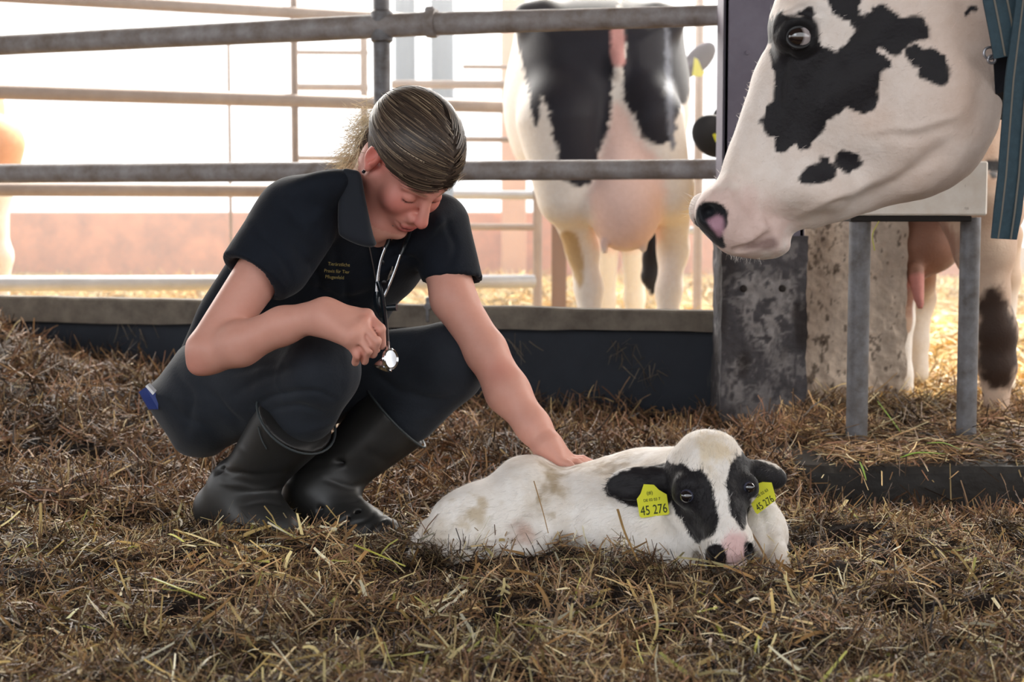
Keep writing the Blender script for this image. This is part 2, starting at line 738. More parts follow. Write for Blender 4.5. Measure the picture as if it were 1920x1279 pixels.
M_CHAN = mat('painted steel column', lin(122, 118, 132), 0.6, 0.1, noise=(5, lin(96, 90, 104), 0.25), bump=(20, 0.2, 0.003))
M_PLATE = mat('scratched sun-bright plate', lin(240, 236, 230), 0.5, 0.05, noise=(14, lin(222, 212, 200), 0.2),
              streak=((24, 24, 20), lin(120, 100, 84), 0.66), bump=(25, 0.3, 0.003))  # colour raised to near white for the sun on the metal
M_KERB = mat('mottled dark kerb', lin(44, 40, 36), 0.6, noise=(7, lin(24, 21, 19), 0.25), bump=(16, 0.7, 0.012))  # dark brown base with darker mottling
M_BLUE = mat('blue grey column', lin(112, 128, 146), 0.6, noise=(3, lin(92, 108, 128), 0.3))
M_PEACH = mat('peach plaster', lin(226, 176, 142), 0.9, noise=(1.6, lin(196, 142, 112), 0.2))
M_WALL = mat('peach wall', lin(232, 160, 120), 0.9, noise=(4.5, lin(176, 120, 92), 0.2))  # peach tone takes in the haze glare over the wall
M_FLOOR = mat('barn floor', lin(120, 96, 66), 0.95, noise=(6, lin(90, 66, 42), 0.3))
M_CEIL = mat('roof sheet', lin(120, 112, 104), 0.8, noise=(2, lin(100, 92, 84), 0.3))
M_SOIL = mat('matted bedding', attr=True, rough=0.95, noise=(60, (0.45, 0.42, 0.4), 0.25), bump=(55, 1.0, 0.02))
M_STRAW = mat('straw', attr=True, rough=0.5, spec=0.35)
M_STRAWM = mat('straw stalk', attr=True, rough=0.5, noise=(40, (0.75, 0.7, 0.6), 0.3))
M_GREEN = mat('fresh grass', lin(128, 160, 60), 0.5)


# ------------------------------------------------------------------ bedding
def hollows(x, y):
    return fbm(x * 6.5, y * 9.5, 4.4, 3)


def ground(x, y):
    """height of the bedding at world x, y"""
    x = np.asarray(x, float)
    y = np.asarray(y, float)
    z = 0.018 * sstep(3.6, 4.6, y) + 0.0 * x
    # back left rises towards the wall, with a heap
    z = z + 0.055 * sstep(3.7, 5.2, y) * sstep(0.4, -0.7, x)
    z = z + 0.17 * np.exp(-((x + 1.75) / 0.42) ** 2 - ((y - 5.2) / 0.55) ** 2)
    z = z + 0.05 * np.exp(-((x + 1.15) / 0.35) ** 2 - ((y - 4.7) / 0.5) ** 2)
    # low ridge in front of the boots and the calf
    z = z + 0.016 * np.exp(-((x + 0.62) / 0.42) ** 2 - ((y - 3.06) / 0.14) ** 2)
    z = z + 0.022 * np.exp(-((x - 0.28) / 0.55) ** 2 - ((y - 2.70) / 0.14) ** 2)
    z = z - 0.03 * np.exp(-((x - 0.95) / 0.45) ** 2 - ((y - 3.45) / 0.3) ** 2)
    z = z + 0.03 * np.exp(-((x - 0.75) / 0.25) ** 2 - ((y - 3.25) / 0.2) ** 2)
    z = z - 0.05 * sstep(0.50, 0.8, x) * sstep(3.40, 3.6, y) * sstep(4.2, 4.0, y)
    z = z - 0.03 * sstep(0.3, 0.75, hollows(x, y))
    z = z + 0.018 * fbm(x * 4.5, y * 4.5, 1.3, 2) + 0.024 * fbm(x * 11, y * 13, 5.0, 2)
    # mound at the foot of the column
    z = z + 0.085 * np.exp(-((x - 0.60) / 0.10) ** 2 - ((y - 3.80) / 0.16) ** 2)
    z = z + 0.05 * np.exp(-((x - 0.74) / 0.22) ** 2 - ((y - 4.25) / 0.2) ** 2)
    return z


def grid_ground(name, x0, x1, y0, y1, st, fn, colf, material):
    nx, ny = int((x1 - x0) / st) + 1, int((y1 - y0) / st) + 1
    xs = np.linspace(x0, x1, nx)
    ys = np.linspace(y0, y1, ny)
    X, Y = np.meshgrid(xs, ys, indexing='ij')
    Z = fn(X, Y)
    V = np.stack([X, Y, Z], -1).reshape(-1, 3)
    i = np.arange(nx - 1)[:, None] * ny + np.arange(ny - 1)[None, :]
    i = i.ravel()
    Q = np.stack([i, i + ny, i + ny + 1, i + 1], 1)
    return mesh_obj(name, V, Q, material, col=colf(V))


def bedcol(V):
    n = fbm(V[:, 0] * 9, V[:, 1] * 9, 2.0, 3)[:, None]
    a = np.array(lin(52, 37, 28))
    b = np.array(lin(24, 18, 15))
    return a + (b - a) * np.clip(0.5 + n * 0.6, 0, 1)


bed = grid_ground('bedding', -3.6, 3.6, 1.2, 5.75, 0.016, ground, bedcol, M_SOIL)
tag(bed, 'matted dark brown bedding layer under the loose straw of the pen', 'bedding', kind='stuff')


def straw_field(name, n, x_of, y_of, zfn, lens, wids, pal, pw, seed, label, elev=(0.0, 0.5), lift=0.012, material=None,
                parent=None, dark=True, segs=2, clump=True, tufts=None, bend=0.5):
    r = np.random.default_rng(seed)
    y = y_of(r, n)
    x = x_of(r, n, y)
    up = 0.0
    if tufts:
        nt_, rad_, lift_ = tufts
        k0 = r.integers(0, n, nt_)
        own = r.integers(0, nt_, n)
        dx, dy = r.normal(0, rad_, n), r.normal(0, rad_, n)
        sz = r.uniform(0.4, 1.3, nt_)[own]
        x, y = x[k0][own] + dx * sz, y[k0][own] + dy * sz
        up = r.uniform(0, lift_, n) * sz * np.exp(-(dx * dx + dy * dy) / (2 * rad_ * rad_))
    if zfn is ground and not tufts:
        kp = (hollows(x, y) < 0.42) | (r.uniform(0, 1, n) < 0.25)
        x, y = x[kp], y[kp]
        n = len(x)
    z = zfn(x, y) + r.uniform(-0.004, lift, n) + up
    az = r.uniform(0, 2 * math.pi, n)
    el = np.abs(r.normal(0, elev[1], n)) + elev[0]
    el = np.clip(el, 0, 1.35)
    d = np.stack([np.cos(az) * np.cos(el), np.sin(az) * np.cos(el), np.sin(el)], 1)
    L = r.uniform(lens[0], lens[1], n) * r.uniform(0.5, 1.0, n)
    Wd = r.uniform(wids[0], wids[1], n)
    base = np.stack([x, y, z], 1) - d * (L * 0.35)[:, None] * np.array([1, 1, 0.3])
    k = r.choice(len(pal), n, p=np.array(pw) / sum(pw))
    c = np.array(pal)[k]
    c = c * r.uniform(0.65, 1.3, (n, 1))
    if clump:
        m = fbm(x * 6, y * 6, 7.7 + seed, 3)
        c = c * np.clip(0.9 + 0.75 * m, 0.25, 1.6)[:, None]
    side = np.cross(d, np.array([0, 0, 1.0])) + r.normal(size=(n, 3)) * 0.6
    o = ribbons(name, base, d, L, Wd, c, material or M_STRAW, parent, bend=bend, segs=segs, side=side, grav=0.12, seed=seed)
    if label:
        tag(o, label, 'straw', kind='stuff')
    return o


def fan(y0, y1, p=1.0, half=0.36, off=0.0):
    """points spread over the wedge of floor in view, denser near the front"""
    def yo(r, n):
        u = r.uniform(0, 1, n)
        return y0 + (y1 - y0) * u ** p
    def xo(r, n, y):
        return off + r.uniform(-1, 1, n) * (half * y + 0.12)
    return xo, yo


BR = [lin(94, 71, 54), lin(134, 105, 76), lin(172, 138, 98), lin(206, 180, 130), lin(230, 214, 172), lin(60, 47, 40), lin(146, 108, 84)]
xo, yo = fan(1.9, 3.9, 1.25)
straw_field('loose_straw', 80000, xo, yo, ground, (0.02, 0.075), (0.0014, 0.0038), BR, [5, 6, 5, 3, 1.8, 4, 3], 11,
            'finely chopped brown straw covering the front of the pen', elev=(0.0, 0.48), lift=0.026)
xo, yo = fan(3.5, 5.7, 1.0)
straw_field('loose_straw', 45000, xo, yo, ground, (0.04, 0.13), (0.0025, 0.006),
            BR, [5, 8, 5, 1, 0.2, 4, 6], 12,
            'reddish brown straw litter in front of the dark rubber board', elev=(0.0, 0.5), lift=0.035)
xo, yo = fan(1.9, 3.7, 1.2)
straw_field('straw_tufts', 42000, xo, yo, ground, (0.02, 0.07), (0.0014, 0.0038), BR, [4, 6, 6, 4, 2.0, 3, 3], 17,
            'ragged tufts of brown and tan straw rising from the front bedding', elev=(0.1, 0.6), lift=0.01, tufts=(420, 0.035, 0.034))
xo, yo = fan(3.5, 5.5, 1.0)
straw_field('straw_tufts', 26000, xo, yo, ground, (0.04, 0.12), (0.0025, 0.006), BR, [4, 8, 6, 2, 0.3, 3, 6], 18,
            'ragged tufts of reddish straw in front of the dark board', elev=(0.1, 0.6), lift=0.015, tufts=(190, 0.06, 0.05), segs=3)
# longer, paler pieces lying on top
xo, yo = fan(1.95, 3.5, 1.2)
straw_field('long_straw', 6000, xo, yo, ground, (0.03, 0.10), (0.003, 0.0082),
            [lin(212, 196, 142), lin(190, 164, 106), lin(230, 222, 192), lin(160, 124, 80), lin(192, 190, 104)], [4, 4, 2.2, 5, 1], 13,
            'pale yellow long straw pieces strewn over the chopped straw', elev=(0.0, 0.42), lift=0.03, segs=3)
# golden litter of the neighbouring pen
def far_floor(x, y):
    return 0.02 + 0.03 * fbm(x * 1.7, y * 1.7, 3.0, 3) + 0.0 * x


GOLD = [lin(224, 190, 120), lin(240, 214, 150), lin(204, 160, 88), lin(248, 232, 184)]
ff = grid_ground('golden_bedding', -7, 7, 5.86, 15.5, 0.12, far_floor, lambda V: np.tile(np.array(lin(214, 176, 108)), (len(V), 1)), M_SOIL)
tag(ff, 'sunlit golden bedding behind the front rails', 'bedding', kind='stuff')
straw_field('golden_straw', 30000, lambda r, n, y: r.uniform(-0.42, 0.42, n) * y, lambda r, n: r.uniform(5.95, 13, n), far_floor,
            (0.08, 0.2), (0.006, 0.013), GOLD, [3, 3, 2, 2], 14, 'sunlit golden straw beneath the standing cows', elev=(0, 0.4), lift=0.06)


# ------------------------------------------------------------------ structure
def struct(o, name=None):
    o['kind'] = 'structure'
    return o


mb = MB()
mb.box((0, 8, -0.12), (44, 40, 0.1))
struct(mb.build('floor', M_FLOOR, smooth=False))
mb = MB()
mb.box((0, 3.2, 3.45), (26, 9.4, 0.12))
struct(mb.build('ceiling', M_CEIL, smooth=False))

# plan line of the front barrier, nearer on the right
FA, FB = np.array([-1.68, 5.60]), np.array([0.591, 4.85])


def fence_pt(px, py):
    """point of the barrier plane seen at px, py"""
    a = (px - 960) / F
    # solve for Y on the line
    d = FB - FA
    # X = a*t', Y: use ray direction horizontally (dx, dy)
    u = -(py - 639.5) / F
    dx, dy = a, CP + u * SP
    t = (FA[0] * d[1] - FA[1] * d[0]) / (dx * d[1] - dy * d[0])
    return P(px, py, dy * t)


def rail(name, a, b, r, material, label, n=16, cat='rail', wob=0.0, segs=14, group=None):
    a, b = np.array(a), np.array(b)
    rr = np.random.default_rng(int(abs(a[2]) * 1000) + 3)
    pts, rad = [], []
    for i in range(segs + 1):
        t = i / segs
        pts.append(a + (b - a) * t)
        rad.append(r * (1 + wob * rr.uniform(-1, 1)))
    o = MB().tube(pts, rad, n).build(name, material)
    return tag(o, label, cat, group)


def ext(p, q, t0, t1):
    p, q = np.array(p), np.array(q)
    return p + (q - p) * t0, p + (q - p) * t1


# front barrier: one welded thing
barrier = empty('pipe_barrier', (float(FA[0]), float(FA[1]), 0.0), 'heavy grey pipe barrier running behind the crouching woman', 'barrier')


def bpart(name, mb, material, parent=barrier, **kw):
    return mb.build(name, material, parent, **kw)


def tubeMB(a, b, r, n=18, segs=20, wob=0.02, seed=1, ra=None):
    rr = np.random.default_rng(seed)
    a, b = np.array(a), np.array(b)
    pts = [a + (b - a) * i / segs for i in range(segs + 1)]
    r0 = r if ra is None else ra
    rad = [(r0 + (r - r0) * i / segs) * (1 + wob * rr.uniform(-1, 1)) for i in range(segs + 1)]
    return MB().tube(pts, rad, n)


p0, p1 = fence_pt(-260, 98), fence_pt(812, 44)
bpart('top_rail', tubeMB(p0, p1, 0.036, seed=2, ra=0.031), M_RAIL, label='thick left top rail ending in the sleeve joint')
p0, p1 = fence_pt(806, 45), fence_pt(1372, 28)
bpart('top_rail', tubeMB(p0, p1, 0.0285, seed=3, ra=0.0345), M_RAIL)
j = fence_pt(812, 44)
jd = fence_pt(900, 40) - j
jd /= np.linalg.norm(jd)
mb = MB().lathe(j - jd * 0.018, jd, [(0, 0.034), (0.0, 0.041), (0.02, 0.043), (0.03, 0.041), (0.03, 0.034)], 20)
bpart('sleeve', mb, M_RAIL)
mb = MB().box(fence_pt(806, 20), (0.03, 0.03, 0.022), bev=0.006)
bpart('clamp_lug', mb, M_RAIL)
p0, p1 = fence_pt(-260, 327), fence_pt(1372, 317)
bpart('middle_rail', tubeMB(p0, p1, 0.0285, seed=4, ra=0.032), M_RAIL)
pt, pb = fence_pt(714, -160), fence_pt(716, 640)
pb = pb.copy(); pb[0], pb[1] = pt[0], pt[1]
bpart('post', tubeMB(pt, np.array([pt[0], pt[1], 0.03]), 0.0255, seed=5), M_STEEL)
# saddle where the post meets the top rail
q = fence_pt(716, 50)
bpart('weld_collar', MB().lathe(q - np.array([0, 0, 0.048]), (0, 0, 1), [(0, 0.026), (0.006, 0.033), (0.09, 0.034), (0.098, 0.026)], 18), M_STEEL)

# timber beam and rubber board below
def plank(pxa, pya0, pya1, pxb, pyb0, pyb1, thick, push=0.0):
    a0, a1, b0, b1 = fence_pt(pxa, pya0), fence_pt(pxa, pya1), fence_pt(pxb, pyb0), fence_pt(pxb, pyb1)
    n = np.array([-(FB - FA)[1], (FB - FA)[0], 0])
    n /= np.linalg.norm(n)
    m = MB()
    N = 28
    vs = []
    rr = np.random.default_rng(5)
    for i in range(N + 1):
        t = i / N
        up = a0 + (b0 - a0) * t + np.array([0, 0, rr.uniform(-.0025, .0025)])
        dn = a1 + (b1 - a1) * t + np.array([0, 0, rr.uniform(-.0025, .0025)])
        vs += [up + n * push + n * 0.006, up + n * (push + thick), dn + n * (push + thick), dn + n * push, up + n * push - np.array([0, 0, 0.006])]
    fs = []
    for i in range(N):
        for k in range(5):
            k2 = (k + 1) % 5
            fs.append((i * 5 + k, i * 5 + k2, (i + 1) * 5 + k2, (i + 1) * 5 + k))
    fs.append((4, 3, 2, 1, 0))
    fs.append(tuple(N * 5 + k for k in range(5)))
    return m.add(vs, fs)


o = plank(-260, 549, 598, 1360, 583, 622, 0.07, push=-0.03).build('beam', M_BEAM)
tag(o, 'long dirty grey timber beam topping the dark board', 'beam')
o = plank(-260, 598, 900, 1400, 621, 900, 0.03, push=0.012).build('rubber_board', M_RUBBER)
tag(o, 'dark blue grey rubber board behind the straw bed', 'board')
# bracket where the post crosses the beam
mb = MB().box(fence_pt(803, 580) - np.array([0, 0.01, 0]), (0.012, 0.05, 0.075), bev=0.003)
mb.tube([fence_pt(803, 573) - np.array([0.0, 0.045, 0]), fence_pt(803, 573) + np.array([0.0, 0.02, 0])], 0.011, 10)
o = mb.build('beam_bracket', M_STEEL)
tag(o, 'small bolted steel bracket on the beam beside the left forearm', 'bracket')

# clumps of straw caught on the board
r = np.random.default_rng(31)
bs, ds = [], []
for (cx, cy, sp) in [(1215, 690, 22), (250, 628, 20), (1170, 650, 14), (560, 640, 10), (960, 640, 14), (60, 640, 16)]:
    for i in range(16):
        q = fence_pt(cx + r.normal() * sp, cy + r.normal() * sp * 0.7) - np.array([0, 0.004, 0])
        bs.append(q)
        ds.append([r.normal() * 0.6, -0.12, -abs(r.normal())])
nb = len(bs)
o = ribbons('caught_straw', np.array(bs), np.array(ds), r.uniform(0.03, 0.08, nb), r.uniform(0.0015, 0.003, nb),
            np.tile(np.array(lin(120, 106, 88)), (nb, 1)) * r.uniform(0.4, 1.2, (nb, 1)), M_STRAW, seed=3)
tag(o, 'dusty straw wisps stuck to the dark rubber board', 'straw', kind='stuff')

# columns on the right
Yc = 4.62
a, b = P(1352, 640, Yc), P(1512, 640, Yc)
mb = MB()
N = 40
col_z0, col_z1 = -0.06, 0.53
rr = np.random.default_rng(8)


def block(x0, x1, yf, yb, z0, z1, name, colf, st=0.005, rough=0.003, foot=0.0):
    """upright block whose front and sides are finely divided so that stains can be painted on it"""
    ring = []
    for x in np.arange(x0, x1, st): ring.append((x, yf))
    for y in np.arange(yf, yb, st * 3): ring.append((x1, y))
    ring += [(x1, yb), (x0, yb)]
    for y in np.arange(yb - st * 3, yf + 0.001, -st * 3): ring.append((x0, y))
    ring = np.array(ring)
    zs = np.arange(z0, z1 + st, st)
    m, nz = len(ring), len(zs)
    V = np.zeros((nz, m, 3))
    V[..., 0] = ring[None, :, 0]
    V[..., 1] = ring[None, :, 1]
    V[..., 2] = zs[:, None]
    n_ = fbm(V[..., 0] * 30, V[..., 1] * 30, V[..., 2] * 30, 3)
    cxm, cym = (x0 + x1) / 2, (yf + yb) / 2
    V[..., 0] += np.sign(V[..., 0] - cxm) * n_ * rough
    V[..., 1] += np.sign(V[..., 1] - cym) * (n_ * rough + foot * sstep(0.3, 0.0, V[..., 2]))
    V = V.reshape(-1, 3)
    i = (np.arange(nz - 1)[:, None] * m + np.arange(m)[None, :]).ravel()
    j = (np.arange(nz - 1)[:, None] * m + (np.arange(m)[None, :] + 1) % m).ravel()
    Q = np.stack([i, j, j + m, i + m], 1)
    # top and bottom as quads through a centre strip
    fs = [list(q) for q in Q.tolist()] + [list(range(m))[::-1], [(nz - 1) * m + k for k in range(m)]]
    o = mesh_obj(name, V, fs, M_PAINTC, col=colf(V), smooth=False)
    return recenter(o)


def shaded_col(V):
    px, py = proj(V)
    n = fbm(V[:, 0] * 42, V[:, 1] * 42, V[:, 2] * 42, 4)
    n2 = fbm(V[:, 0] * 9, V[:, 1] * 9, V[:, 2] * 6 + 4, 3)
    c = np.array(lin(76, 74, 78)) * (1 + 0.3 * n2[:, None])  # dark base holds the shade on the column's front face
    pm = PolyMap([(1385, 520), (1480, 520), (1482, 580), (1462, 640), (1440, 660), (1415, 640), (1392, 590)])
    pm2 = PolyMap([(1368, 680), (1400, 690), (1400, 760), (1370, 750)])
    pm3 = PolyMap([(1400, 730), (1470, 740), (1440, 820), (1380, 820)])
    pm4 = PolyMap([(1440, 660), (1480, 670), (1480, 705), (1450, 710)])
    w_ = np.zeros(len(V))
    for p, a_ in ((pm, 1.0), (pm2, 0.75), (pm3, 0.6), (pm4, 0.7)):
        w_ = np.maximum(w_, a_ * sstep(14, -10, p(px, py) + 26 * n))
    w_ = np.maximum(w_, 0.5 * sstep(0.45, 0.8, n + 0.3 * n2))
    w_ = w_ * sstep(-0.55, -0.1, n)
    c = c + (np.array(lin(176, 172, 172)) - c) * (w_ * 0.62)[:, None]
    t = sstep(0.25, 0.55, -n2)[:, None] * 0.6
    return c + (np.array(lin(40, 32, 28)) - c) * t


def sunlit_pier_col(V):
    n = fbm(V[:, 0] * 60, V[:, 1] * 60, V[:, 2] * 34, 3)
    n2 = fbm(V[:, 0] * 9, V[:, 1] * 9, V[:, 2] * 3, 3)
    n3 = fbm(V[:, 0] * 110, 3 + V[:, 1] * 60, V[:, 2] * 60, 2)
    c = np.array(lin(222, 206, 190)) * (1 + 0.12 * n[:, None])  # pale base puts the sunlight on the column's side into colour
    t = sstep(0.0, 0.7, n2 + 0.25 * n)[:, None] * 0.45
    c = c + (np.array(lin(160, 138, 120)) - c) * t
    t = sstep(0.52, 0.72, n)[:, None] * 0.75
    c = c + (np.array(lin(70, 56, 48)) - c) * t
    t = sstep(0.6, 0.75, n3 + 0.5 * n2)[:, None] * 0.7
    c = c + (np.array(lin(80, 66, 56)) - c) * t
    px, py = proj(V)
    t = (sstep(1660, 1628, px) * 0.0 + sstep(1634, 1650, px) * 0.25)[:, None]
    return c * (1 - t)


colm = block(a[0], b[0], Yc, Yc + 0.2, -0.06, 0.56, 'concrete_column', shaded_col, foot=0.012)
tag(colm, 'stained concrete column, shaded dark in its colour, with a whitish worn patch', 'column')
for (px, py) in [(1394, 541), (1467, 541)]:
    q = P(px, py, Yc - 0.002)
    MB().lathe(q + np.array([0, 0.012, 0]), (0, -1, 0), [(0, 0.010), (0.013, 0.010), (0.019, 0.006)], 12).build('bolt', mat('rusty bolt', lin(40, 34, 32), 0.8), colm)
# steel channel standing on the concrete column
q0, q1 = P(1357, 300, Yc), P(1513, 300, Yc)
mb = MB()
cx = (q0[0] + q1[0]) / 2
wx = q1[0] - q0[0]
mb.box((cx, Yc + 0.03, 1.86), (wx, 0.02, 2.66), bev=0.004)
mb.box((q0[0] + 0.008, Yc + 0.10, 1.86), (0.016, 0.16, 2.66), bev=0.004)
mb.box((q1[0] - 0.008, Yc + 0.10, 1.86), (0.016, 0.16, 2.66), bev=0.004)
ch = mb.build('steel_column', M_CHAN, smooth=False)
tag(ch, 'tall violet grey steel column rising behind the cow muzzle', 'column')
q = P(1401, 99, Yc + 0.02)
MB().lathe(q + np.array([0, 0.012, 0]), (0, -1, 0), [(0, 0.008), (0.01, 0.008), (0.014, 0.005)], 12).build('bolt', M_CHAN, ch)
# pier block for the column's lit side, sunlight in its pale colour
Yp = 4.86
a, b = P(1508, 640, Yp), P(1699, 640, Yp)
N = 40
o = block(a[0], b[0], Yp, Yp + 0.18, -0.06, 0.98, 'sunlit_pier', sunlit_pier_col, rough=0.004)
tag(o, 'dung speckled concrete pier painted sunlit pale behind the left support pipe', 'pier')

# trough support: plate on two pipes
sup = empty('plate_stand', (0.95, 4.15, 0.08), 'scratched metal box edge, sunlight in its white, resting on two grey pipes', 'stand')
zt = P(1700, 405, 4.12)[2]
zb = 0.03
for (px, r_, yy) in [(1609, 0.0262, 4.12), (1815, 0.0245, 4.16)]:
    q = P(px, 640, yy)
    MB().tube([(q[0], yy, zb), (q[0], yy, zt - 0.004)], [r_, r_], 20).build('support_pipe', M_STEEL, sup)
a, b = P(1586, 300, 4.08), P(1851, 405, 4.08)
za, zb2 = P(1700, 302, 4.08)[2], P(1700, 404, 4.08)[2]
mb = MB().box(((a[0] + b[0]) / 2, 4.18, (za + zb2) / 2), (b[0] - a[0], 0.20, za - zb2), bev=0.004)
mb.build('metal_box', M_PLATE, sup, smooth=False)
mb = MB().box(((a[0] + b[0]) / 2 - 0.01, 4.18, zb2 - 0.008), (b[0] - a[0] - 0.05, 0.19, 0.014), bev=0.002)  # dark line along the underside of the box
mb.build('underside_line', mat('dark strip', lin(36, 32, 30), 0.8), sup, smooth=False)

# kerb ledge on the right
mb = MB()
vs, fs = [], []
N = 60
for i in range(N + 1):
    x = 0.60 + 2.6 * i / N
    j1 = 0.006 * fbm(x * 7, 0, 0, 2)
    zt_ = 0.062 + 0.006 * float(fbm(x * 5, 3, 1, 2)) 
    yf = 3.80 + 0.01 * float(fbm(x * 4, 9, 1, 2)) - 0.12 * (x - 0.6) * 0.5
    vs += [(x, yf, -0.12), (x, yf - j1, zt_ - 0.014), (x, yf + 0.012, zt_), (x, 4.75, zt_ - 0.0), (x, 4.75, -0.12)]
for i in range(N):
    for k in range(5):
        k2 = (k + 1) % 5
        fs.append((i * 5 + k, (i + 1) * 5 + k, (i + 1) * 5 + k2, i * 5 + k2))
fs += [tuple(range(5)), tuple(reversed([N * 5 + k for k in range(5)]))]
o = mb.add(vs, fs).build('kerb', M_KERB, smooth=False)
tag(o, 'dark concrete kerb ledge carrying the two pipes', 'kerb')


def ledge(x, y):
    return 0.060 + 0.0 * x + 0.01 * fbm(x * 9, y * 9, 2, 2)


straw_field('ledge_straw', 15000, lambda r, n, y: r.uniform(0.72, 2.0, n), lambda r, n: r.uniform(3.8, 4.85, n), ledge,
            (0.05, 0.14), (0.002, 0.005), BR, [4, 6, 5, 3, 1.5, 3, 3], 15, 'brown straw littering the kerb ledge around the pipes',
            elev=(0, 0.3), lift=0.03)

# straw and yard beyond the ledge (between ledge and golden pen)
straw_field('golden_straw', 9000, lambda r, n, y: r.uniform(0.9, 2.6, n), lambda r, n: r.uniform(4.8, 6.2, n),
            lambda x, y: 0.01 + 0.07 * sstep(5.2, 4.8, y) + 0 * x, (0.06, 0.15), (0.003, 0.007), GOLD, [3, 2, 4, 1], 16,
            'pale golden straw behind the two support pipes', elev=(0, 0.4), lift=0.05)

# ------------------------------------------------------------------ far barriers
def fp(px, py, Y):
    return P(px, py, Y)


rear = empty('rear_barrier', (-1.0, 6.8, 0), 'blurred pale pipe barrier beyond the front rails', 'barrier')


def rp(name, a, b, r, m, parent=rear, n=12, label=None):
    return MB().tube([a, b], [r, r], n).build(name, m, parent, label=label)


def line(pa, pb, Ya, Yb, t0=0, t1=1):
    return ext(P(pa[0], pa[1], Ya), P(pb[0], pb[1], Yb), t0, t1)


a, b = line((0, -8), (700, 32), 6.5, 7.2, -0.3, 1.45); rp('rail', a, b, 0.024, M_FARRAIL)
a, b = line((0, 172), (950, 200), 6.5, 7.5, -0.25, 1.0); rp('rail', a, b, 0.028, M_FARRAIL)
a, b = line((0, 355), (520, 358), 6.5, 7.0, -0.4, 1.3); rp('rail', a, b, 0.026, M_FARRAIL)
a, b = line((0, 532), (1000, 528), 6.5, 7.6, -0.3, 1.0); rp('rail', a, b, 0.030, M_SILVER, label='bright lowest rail')
a, b = P(550, -60, 7.05), P(550, 620, 7.05); rp('post', a, (a[0], a[1], 0.0), 0.0145, M_FARRAIL)
gate = empty('far_gate', (0.0, 9.0, 0), 'washed out narrow rail fence between the blue grey columns', 'fence')
for (y_, r_, x0, x1) in [(98, 0.011, 555, 690), (163, 0.017, 555, 690), (158, 0.022, 735, 1000), (125, 0.011, 868, 1000),
                         (261, 0.014, 850, 1000), (365, 0.024, 850, 1000), (425, 0.018, 860, 1010), (296, 0.012, 555, 690)]:
    a, b = P(x0, y_, 9.0), P(x1, y_ + 1, 9.0)
    rp('rail', a, b, r_, M_SILVER if y_ == 365 else M_FARRAIL, gate)
for (x_, y0_, r_) in [(682, 60, 0.018), (1008, 345, 0.024), (428, 60, 0.008)]:
    a = P(x_, y0_, 9.0)
    rp('post', a, (a[0], a[1], 0.0), r_, M_FARRAIL, gate)
for (x_, r_, lab) in [(759, 0.075, 'hazy blue grey column just right of the front post'), (829, 0.083, 'hazy blue grey column above the hair, right one')]:
    a = P(x_, 0, 12.5)
    o = MB().lathe((a[0], 12.5, 0), (0, 0, 1), [(0, r_ * 1.15), (0.02, r_ * 1.15), (0.02, r_), (3.4, r_)], 20).build('steel_column', M_BLUE)
    tag(o, lab, 'column')
a, b = P(940, 200, 14.6), P(987, 200, 14.6)
o = MB().box(((a[0] + b[0]) / 2, 14.72, 1.7), (b[0] - a[0], 0.22, 3.4), bev=0.01).build('wall_pillar', M_PEACH, smooth=False)
tag(o, 'sunlit peach coloured pillar left of the rear view cow', 'pillar')
a = P(1312, 20, 8.4)
o = MB().lathe((a[0], 8.4, 0), (0, 0, 1), [(0, 0.022), (2.2, 0.022), (2.22, 0.016)], 14).build('pole', M_FARRAIL)
tag(o, 'slender pinkish pole between rear cow and dark column', 'pole')
a = P(1048, 500, 8.6)
o = MB().box((a[0], 8.6, 0.33), (0.075, 0.075, 0.66), bev=0.006).build('wooden_post', mat('brown post', lin(120, 92, 74), 0.85))
tag(o, 'short brown post left of the rear cow hind leg', 'post')
a, b = P(-200, 398, 15), P(1340, 398, 15)
mb = MB()
zt_ = a[2]
mb.box(((a[0] + b[0]) / 2, 15.1, zt_ / 2), (b[0] - a[0] + 5, 0.2, zt_), bev=0.01)
o = mb.build('wall_back', M_WALL, smooth=False)
struct(o)
# rail across the low wall near the cow
a, b = P(1290, 432, 9.4), P(1420, 432, 9.4)
rp('rail', a, b, 0.02, M_SILVER, gate)
# grey horizontal girder behind the strap, right
g0 = P(1780, 279, 7.5)
g1 = P(2300, 279, 7.5)
o = MB().box(((g0[0] + g1[0]) / 2, 7.5, g0[2]), (g1[0] - g0[0], 0.08, 0.095), bev=0.005).build('girder', mat('grey girder', lin(104, 96, 92), 0.7), smooth=False)
tag(o, 'grey horizontal girder behind the teal strap', 'girder')


# ------------------------------------------------------------------ hides
M_HIDE = mat('short coat', attr=True, rough=0.62, spec=0.3, noise=(55, (0.90, 0.87, 0.84), 0.25), bump=(180, 0.35, 0.003), sheen=0.15)
M_FUR = mat('fur strands', attr=True, rough=0.6, spec=0.3)
M_WET = mat('wet nose', attr=True, rough=0.28, spec=0.6, bump=(160, 0.3, 0.002))
M_EYE = mat('wet eye', attr=True, rough=0.06, spec=0.9, coat=1.0)
M_TAG = mat('yellow ear tag', lin(222, 222, 52), 0.42, spec=0.4)
M_INK = mat('dark tag print', lin(38, 52, 30), 0.7)

WHITE = np.array(lin(243, 239, 234))
BLACK = np.array(lin(26, 24, 28))
PINK = np.array(lin(212, 164, 152))


def paint(V, base, patches, jag=6.0, soft=2.5, seed=0):
    """patches: list of (outline in px or (PolyMap), colour); edges ragged like hair"""
    px, py = proj(V)
    c = np.tile(base, (len(V), 1)) if base.ndim == 1 else base.copy()
    n1 = fbm(V[:, 0] * 55, V[:, 1] * 55 + seed, V[:, 2] * 55, 3) * jag
    for pm, colr in patches:
        d = pm(px, py) + n1
        t = sstep(soft, -soft, d)[:, None]
        c = c * (1 - t) + np.array(colr) * t
    return c


